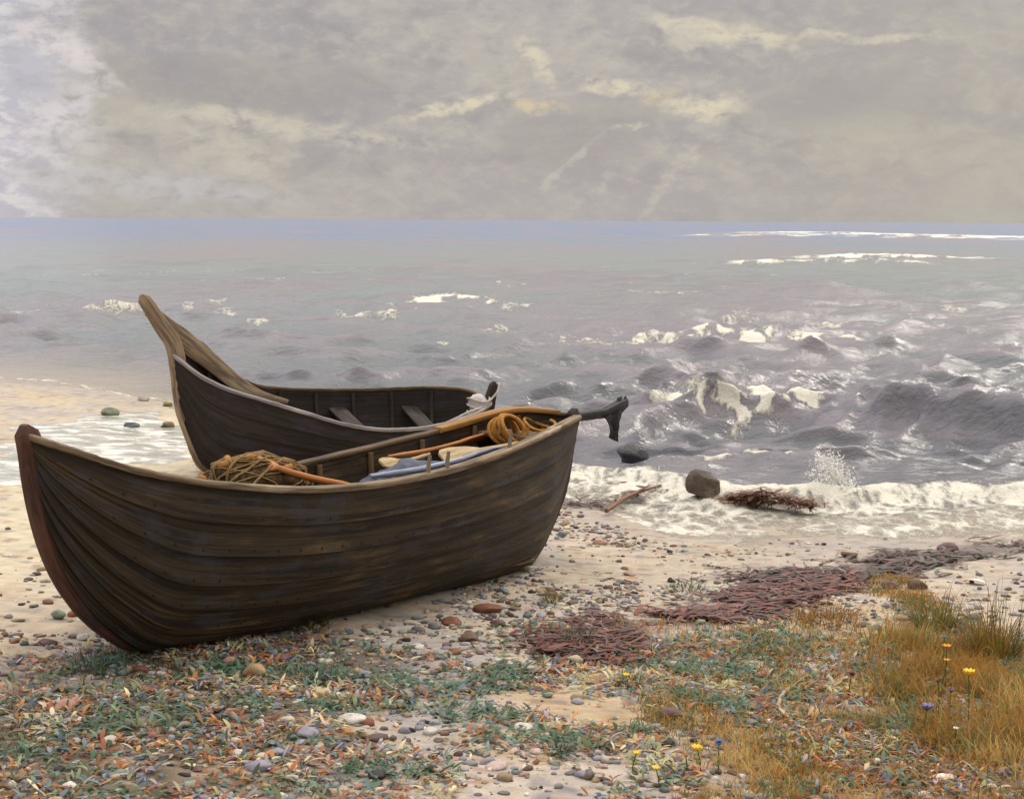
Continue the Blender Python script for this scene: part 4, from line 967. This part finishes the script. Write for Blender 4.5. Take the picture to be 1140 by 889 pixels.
def seaweed():
    rng = np.random.default_rng(8); B = []; C = []
    for wr, n, w, cs in ((WRACK, 6500, 0.24, [(112, 58, 46), (134, 76, 58), (90, 50, 44), (116, 86, 80), (82, 56, 54)]), (WRACK2, 3400, 0.28, [(96, 62, 56), (112, 84, 80), (84, 50, 42), (92, 98, 84), (74, 60, 60)]), (WRACK3, 600, 0.22, [(96, 72, 66), (74, 58, 58), (116, 84, 56)])):
        P = np.array(wr)[:, :2]; k = rng.integers(0, len(P) - 1, n); t = rng.random((n, 1))
        xy = P[k] * (1 - t) + P[k + 1] * t + rng.normal(0, w * 0.6, (n, 2)) * [1.2, 1]
        keep = fbm(xy[:, 0] * 2.0, xy[:, 1] * 2.4, 500, 4) > 0.43; xy = xy[keep]
        h = rng.random(len(xy)) ** 2 * 0.035
        B.append(np.column_stack([xy, np.maximum(ground_z(xy[:, 0], xy[:, 1]), 0.02) + 0.004 + h])); pal = np.array([lin(*c) for c in cs]); C.append(pal[rng.integers(0, len(pal), len(xy))] * rng.uniform(0.7, 1.15, (len(xy), 1)))
    B = np.concatenate(B); C = np.concatenate(C); n = len(B)
    o = strips('seaweed', B, rng.uniform(.05, .34, n) , rng.uniform(.010, .05, n), rng.normal(0.25, 0.6, n) + math.pi * (rng.random(n) < .5), rng.uniform(-.05, .28, n), rng.uniform(.2, .7, n), C, M_weed, 7, rng.normal(0, 2.4, n), 2)
    tag(o, 'dark red and purple brown seaweed washed up in a long band', 'seaweed', kind='stuff')
seaweed()
def weed_bank():
    rng = np.random.default_rng(18); n = 1100; P = np.array([gpt(*p) for p in [(812, 570), (850, 572), (905, 576)]])
    k = rng.integers(0, 2, n); t = rng.random((n, 1)); xy = (P[k] * (1 - t) + P[k + 1] * t)[:, :2] + rng.normal(0, .07, (n, 2)); pr = (k + t[:, 0]) / 2
    z = np.maximum(ground_z(xy[:, 0], xy[:, 1]), 0.0) + 0.045 + rng.random(n) * 0.13 * np.sin(math.pi * np.clip(pr, .1, .9))
    pal = np.array([lin(*c) for c in [(130, 78, 46), (104, 62, 42), (150, 100, 58), (84, 58, 44)]])
    o = strips('kelp_heap', np.column_stack([xy, z]), rng.uniform(.08, .22, n), rng.uniform(.012, .03, n), rng.normal(0, .5, n) + math.pi * (rng.random(n) < .5), rng.uniform(0, .6, n), rng.uniform(.4, 1.3, n), pal[rng.integers(0, 4, n)], M_weed, 5, rng.normal(0, 1, n), 4)
    tag(o, 'low heap of orange brown kelp lying beside the upright rock', 'kelp')
weed_bank()
M_grass = vcol_mat('grass', 0.7, 0.25, 20, 0.25, 0)
def _translucent(m, f):
    nb = NB(m.node_tree); nt = m.node_tree; bs = nt.nodes['Principled BSDF']; out = [n for n in nt.nodes if n.type == 'OUTPUT_MATERIAL'][0]
    tr = nb.n('ShaderNodeBsdfTranslucent'); nb.set(tr.inputs[0], bs.inputs['Base Color'].links[0].from_socket)
    mx = nb.n('ShaderNodeMixShader', {0: f, 1: bs.outputs[0], 2: tr.outputs[0]}); nt.links.new(mx.outputs[0], out.inputs[0])
_translucent(M_grass, 0.4)
GC = [(184, 138, 66), (164, 128, 60), (138, 132, 68), (116, 134, 80), (196, 158, 86), (102, 136, 104), (200, 124, 60), (210, 180, 112)]
def grass():
    rng = np.random.default_rng(9); N = 520000
    X = rng.uniform(-3.5, 4.5, N); Y = rng.uniform(5.6, 12.5, N)
    d = 0.9 * blob(X, Y, 980, 850, 240, 90, 20, .6) + 0.9 * blob(X, Y, 1085, 740, 75, 110, 21, .5) + 0.35 * blob(X, Y, 900, 735, 150, 40, 22, .7) + 0.25 * blob(X, Y, 760, 720, 130, 30, 23, .8)
    d *= 0.45 + 1.1 * sstep(0.38, 0.60, fbm(X * 2.2, Y * 2.2, 410, 4))
    d2 = 0.75 * blob(X, Y, 130, 830, 210, 100, 24, .7) * sstep(.45, .62, fbm(X * 2.4, Y * 2.4, 411, 4)) + 0.6 * blob(X, Y, 230, 745, 200, 28, 25, .6)
    r = rng.random(N); k1 = r < d * 0.62; k2 = (~k1) & (r < d2 * 0.42); ok = k1 | k2
    X = X[ok]; Y = Y[ok]; lf = k2[ok]; n = len(X)
    tall = 0.45 + 0.75 * blob(X, Y, 1075, 790, 90, 110, 26, .4)
    L = (.04 + .20 * rng.random(n) ** 1.5) * tall * np.where(lf, 0.55, 1)
    pal = np.array([lin(*c) for c in GC]); pl = np.array([lin(*c) for c in [(60, 82, 62), (84, 84, 48), (70, 96, 84), (104, 88, 48)]])
    cl = fbm(X * 2.4, Y * 2.0, 420, 4); idx = np.clip((cl - 0.3) / 0.4 * 10 - 1 + rng.normal(0, 2.0, n), 0, 7).astype(int)
    C = np.where(lf[:, None], pl[rng.integers(0, 4, n)], pal[idx]) * rng.uniform(.65, 1.15, (n, 1))
    o = strips('grass', np.column_stack([X, Y, ground_z(X, Y) - 0.005]), L, rng.uniform(.003, .008, n), rng.uniform(0, 6.283, n), rng.uniform(.8, 1.5, n), rng.uniform(.2, 1.6, n), C, M_grass, 4, None, 5)
    tag(o, 'ochre and olive beach grass growing over the lower right of the shore', 'grass', kind='stuff')
    return n
NG = grass()
def ground_leaves():
    rng = np.random.default_rng(19); N = 60000
    N = 110000; X = rng.uniform(-4.5, 4.5, N); Y = rng.uniform(5.6, 13, N)
    f = fbm(X * 1.8, Y * 1.8, 430, 4)
    d = (0.75 * blob(X, Y, 480, 800, 330, 80, 38, .8) + 0.6 * blob(X, Y, 720, 790, 200, 90, 39, .8) + 0.8 * blob(X, Y, 980, 720, 170, 50, 40, .7) + 1.3 * blob(X, Y, 160, 765, 170, 65, 30, .6) + 1.0 * blob(X, Y, 300, 740, 180, 38, 31, .6) + 0.9 * blob(X, Y, 900, 740, 230, 50, 32, .7) + 1.0 * blob(X, Y, 930, 850, 260, 60, 33, .6) + 0.7 * blob(X, Y, 150, 850, 220, 60, 36, .6) + .2 * blob(X, Y, 690, 725, 110, 25, 37, .6)) * sstep(.34, .56, f)
    ok = rng.random(N) < d * 0.95; X = X[ok]; Y = Y[ok]; n = len(X)
    pal = np.array([lin(*c) for c in [(76, 112, 92), (100, 136, 118), (104, 110, 64), (66, 84, 62), (130, 140, 104), (98, 124, 134), (150, 110, 66), (146, 88, 60), (86, 104, 124), (196, 134, 66), (168, 98, 62), (164, 154, 172), (206, 188, 146), (112, 146, 136), (170, 166, 120)]])
    pal = pal.mean(1, keepdims=True) + (pal - pal.mean(1, keepdims=True)) * 0.80; pal = pal * 1.5 + np.array([.006, .004, -.004])
    C = pal[np.clip((fbm(X * 3, Y * 3, 440, 2) - .25) * 28 - .5 + rng.normal(0, 2.8, n), 0, 14).astype(int)] * rng.uniform(.7, 1.2, (n, 1))
    o = strips('ground_cover', np.column_stack([X, Y, ground_z(X, Y) + rng.random(n) * .02]), rng.uniform(.02, .09, n), rng.uniform(.008, .026, n), rng.uniform(0, 6.283, n), rng.uniform(.1, .9, n), rng.uniform(.3, 1.2, n), C, M_grass, 4, rng.normal(0, .4, n), 6)
    tag(o, 'low green, teal and rust leaves creeping over the shingle', 'ground cover', kind='stuff')
ground_leaves()
# individual tufts
def tuft(px, py, h_px, w_px, cols, label, n=90, seed=1):
    n = int(n * 2.6)
    rng = np.random.default_rng(seed); p = gpt(px, py); D = (p - EYE) @ FWD; h = h_px / FPX * D; w = w_px / FPX * D
    a = rng.uniform(0, 6.283, n); r = np.sqrt(rng.random(n)) * w * 0.6; X = p[0] + r * np.cos(a); Y = p[1] + r * np.sin(a)
    pal = np.array([lin(*c) for c in cols])
    B = np.column_stack([X, Y, ground_z(X, Y) - .005])
    o = strips('grass_tuft', B - p, (0.25 + 0.9 * rng.random(n) ** 1.6) * h, rng.uniform(.003, .008, n), a + rng.normal(0, .8, n), rng.uniform(.6, 1.5, n), rng.uniform(.2, 1.1, n), pal[rng.integers(0, len(pal), n)] * rng.uniform(.7, 1.15, (n, 1)), M_grass, 5, None, seed)
    o.location = p
    tag(o, label, 'grass tuft', 'separate tufts of grass')
OCH = [(168, 124, 56), (144, 104, 44), (184, 146, 76), (120, 100, 50)]; TEA = [(70, 100, 92), (92, 120, 118), (60, 82, 62), (110, 130, 96)]; OLI = [(112, 108, 52), (140, 132, 60), (90, 96, 54), (128, 100, 46)]
tuft(918, 692, 30, 60, OCH, 'ochre tuft of dry grass standing at the end of the red seaweed', 130, 1)
tuft(641, 716, 26, 30, TEA, 'blue green tuft at the left tip of the red seaweed', 70, 2)
tuft(615, 668, 16, 22, OLI, 'yellow green little tuft on the damp sand above the seaweed', 50, 3)
tuft(763, 656, 16, 34, TEA, 'dark teal tuft on the pale sand up from the seaweed', 60, 4)
tuft(338, 700, 28, 46, OLI, 'olive tuft growing against the shaded hull', 90, 5)
tuft(1040, 700, 60, 40, OLI, 'tall olive tuft left of the brightest yellow flower', 120, 6)
tuft(1105, 730, 90, 50, OCH + OLI, 'tallest ochre and olive tuft at the right edge', 200, 7)
tuft(700, 762, 22, 26, OLI, 'small olive tuft with a yellow flower below the seaweed', 60, 8)
tuft(360, 760, 26, 34, TEA, 'dark green tuft among the grey stones near the hull', 70, 9)
tuft(110, 745, 24, 60, TEA, 'teal tuft spreading at the foot of the stem', 110, 10)
tuft(620, 838, 22, 30, TEA, 'teal tuft near the bottom middle on ochre sand', 60, 11)
# flowers
PETM = {k: plain(k + ' petals', v, 0.15, 0.6, 30, None, 0.3, 0.1) for k, v in {'yellow': lin(232, 196, 56), 'orange': lin(222, 150, 48), 'blue': lin(72, 118, 172), 'purple': lin(84, 62, 104), 'white': lin(226, 218, 196), 'violet': lin(122, 114, 154), 'red': lin(178, 72, 48), 'maroon': lin(92, 44, 50)}.items()}
M_stalk = plain('flower stalk', lin(96, 104, 56), 0.3, 0.7, 30, None, 0.3, 0.1)
def flower(px, py, h_px, s_px, col, label, np_=7, heads=1):
    """px,py = where the flower head is seen; the stalk stands on the ground below it"""
    p = gpt(px, py + h_px); D = (p - EYE) @ FWD; h = h_px / FPX * D; s = s_px / FPX * D / 2 * (0.8 if col in ('yellow', 'orange', 'white') else 0.6)
    root = empty('flower', p); tag(root, label, 'flower', 'wild flowers in the beach grass')
    mb = MB(); ln = np.array([random.uniform(-.02, .02), random.uniform(-.02, .02)])
    top = np.array([ln[0], ln[1], h]); tube(mb, [np.zeros(3) - [0, 0, .01], np.array([ln[0] * .2, ln[1] * .2, h * .5]), top], [.004, .0035, .003], 6)
    under(mb.build('stalk', M_stalk), root).location = p
    for k in range(3):
        m2 = MB(); a = random.uniform(0, 6.28); z0 = h * (.15 + .2 * k); d = np.array([math.cos(a), math.sin(a), .5]); sd = np.array([-math.sin(a), math.cos(a), 0])
        tl = np.linspace(0, 1, 6); C = top * (z0 / h) + d * (tl * .05)[:, None] - np.array([0, 0, .03]) * (tl ** 2)[:, None]
        sweep_rect(m2, C, sd, np.cross(d / np.linalg.norm(d), sd), .011 * np.sin(math.pi * (.1 + .85 * tl)), .0012, .0005); under(m2.build('leaf', M_stalk), root).location = p
    hd = MB()
    for q in range(heads):
        c0 = top + (np.array([random.uniform(-1, 1), random.uniform(-1, 1), random.uniform(-.6, .8)]) * s * 1.1 if q else 0)
        for k in range(np_):
            a = 6.283 * k / np_ + q; d = np.array([math.cos(a), math.sin(a), .45]); sd = np.array([-math.sin(a), math.cos(a), 0]); tl = np.linspace(0, 1, 6)
            C = c0 + d * (tl * s)[:, None] + np.array([0, 0, s * .25]) * (tl ** 2)[:, None]
            sweep_rect(hd, C, sd, np.cross(d / np.linalg.norm(d), sd), s * .42 * np.sin(math.pi * (.12 + .8 * tl)), .0015, .0005)
        V, F = ICO[1]; hd.add(V * [s * .35, s * .35, s * .25] + c0 + [0, 0, s * .1], F)
    under(hd.build('flower_head', PETM[col]), root).location = p
for a in [(1078, 751, 55, 17, 'yellow', 'brightest yellow flower on a tall stalk near the right edge', 8, 2), (1052, 720, 50, 13, 'orange', 'orange yellow flower above the bright yellow one', 7, 1), (1048, 734, 46, 10, 'orange', 'small orange flower halfway up the right tall grass', 6, 1),
          (1050, 709, 44, 9, 'blue', 'small blue flower at the top of the olive tuft', 6, 1), (1045, 757, 40, 11, 'maroon', 'maroon flower left of the bright yellow one', 6, 1), (1057, 768, 36, 11, 'purple', 'dark purple flower below the bright yellow one', 6, 1),
          (1028, 790, 30, 22, 'violet', 'wide violet flower cluster in the right grass', 6, 4), (1062, 810, 26, 9, 'white', 'small white flower low in the right grass', 6, 1),
          (945, 749, 26, 12, 'maroon', 'maroon flower alone in the middle of the grass', 6, 2), (780, 833, 26, 15, 'yellow', 'yellow flower beside the blue one in the bottom grass', 7, 2), (800, 829, 28, 14, 'blue', 'blue flower beside the yellow one in the bottom grass', 7, 2),
          (734, 856, 20, 12, 'yellow', 'yellow flower low at the left end of the grass', 7, 1), (704, 838, 20, 11, 'yellow', 'pale yellow flower nearest to the ochre sand', 7, 1), (765, 842, 18, 9, 'red', 'small red flower beside the dark grey stone', 6, 1),
          (700, 752, 14, 11, 'yellow', 'yellow flower on the small tuft below the seaweed', 7, 1)]:
    flower(*a)

# ------------------------------------------------------------------ tide pool and sea spray
def tide_pool():
    c = gpt(130, 487); m, nb, bs = material('pool water')
    pos = nb.n('ShaderNodeNewGeometry').outputs['Position']; f = nb.noise(nb.scale(pos, 2.2, 4, 1), 1.0, 6, .65, .5); r = nb.noise(pos, 9, 4, .6)
    nb.set(bs.inputs['Base Color'], nb.mix(nb.ss(f, .40, .62), lin(160, 160, 150), (0.76, 0.74, 0.67))); bs.inputs['IOR'].default_value = 1.33
    nb.set(bs.inputs['Roughness'], nb.m('ADD', .08, nb.m('MULTIPLY', nb.ss(f, .50, .62), .6))); bump(nb, bs, nb.m('ADD', r, f), .4, .03)
    nr, nt_ = 30, 140; V = []
    for i in range(nr):
        for j in range(nt_):
            a = 6.283 * j / nt_; rr = i / (nr - 1) * (1 + 0.7 * (float(vnoise(math.cos(a) * 1.8 + 4, math.sin(a) * 1.8 + 9, 88)) - .5) + 0.7 * (float(vnoise(math.cos(a) * 4 + 4, math.sin(a) * 5 + 9, 89)) - .5))
            x = c[0] + 1.75 * rr * math.cos(a); y = c[1] + 3.4 * rr * math.sin(a); z = float(ground_z(x, y)) + 0.006 - 0.004 * (i / (nr - 1)) ** 6 * 3
            V.append((x, y, z + 0.008))
    o = mk('tide_pool', V, grid_faces(nr, nt_, True), m); tag(o, 'shallow pale water pool on the sand left of the tall prow', 'pool', kind='structure')
tide_pool()
def spray():
    rng = np.random.default_rng(33); V0, F0 = ICO[1]; V = []; F = []; c = sea_pt(932, 553)
    n = 2600
    for k in range(n):
        t = rng.random() ** 1.6
        x = c[0] + rng.normal(0, .13 - .06 * t) - .12 * t; y = c[1] + rng.normal(0, .08); z = .04 + t * .52 * (1 - abs(rng.normal(0, .25)))
        s = (.003 + .012 * rng.random() ** 4) * (1.4 - .8 * t)
        V.append(V0 * s * [1, 1, 1.3] + [x, y, z]); F.append(F0 + len(V0) * k)
    m, nb, bs = material('white spray'); bs.inputs['Base Color'].default_value = (.82, .82, .79, 1); bs.inputs['Roughness'].default_value = .5
    o = mk('sea_spray', np.concatenate(V), np.concatenate(F), m); tag(o, 'white burst of spray thrown up by the shore break', 'spray', kind='stuff')
spray()

# ------------------------------------------------------------------ camera and render
cam = bpy.data.cameras.new('camera'); co = bpy.data.objects.new('camera', cam); COL.objects.link(co)
cam.sensor_fit = 'HORIZONTAL'; cam.sensor_width = 36; cam.lens = 36 * FPX / W; cam.clip_start = 0.1; cam.clip_end = 60000
co.matrix_world = Matrix(((RT[0], UP[0], -FWD[0], 0), (RT[1], UP[1], -FWD[1], 0), (RT[2], UP[2], -FWD[2], HC), (0, 0, 0, 1)))
sc.camera = co
sc.view_settings.view_transform = 'Standard'; sc.view_settings.look = 'None'; sc.view_settings.gamma = 1; sc.view_settings.exposure = 0.0
sc.view_settings.use_curve_mapping = False
sc.cycles.use_denoising = True; sc.cycles.max_bounces = 6
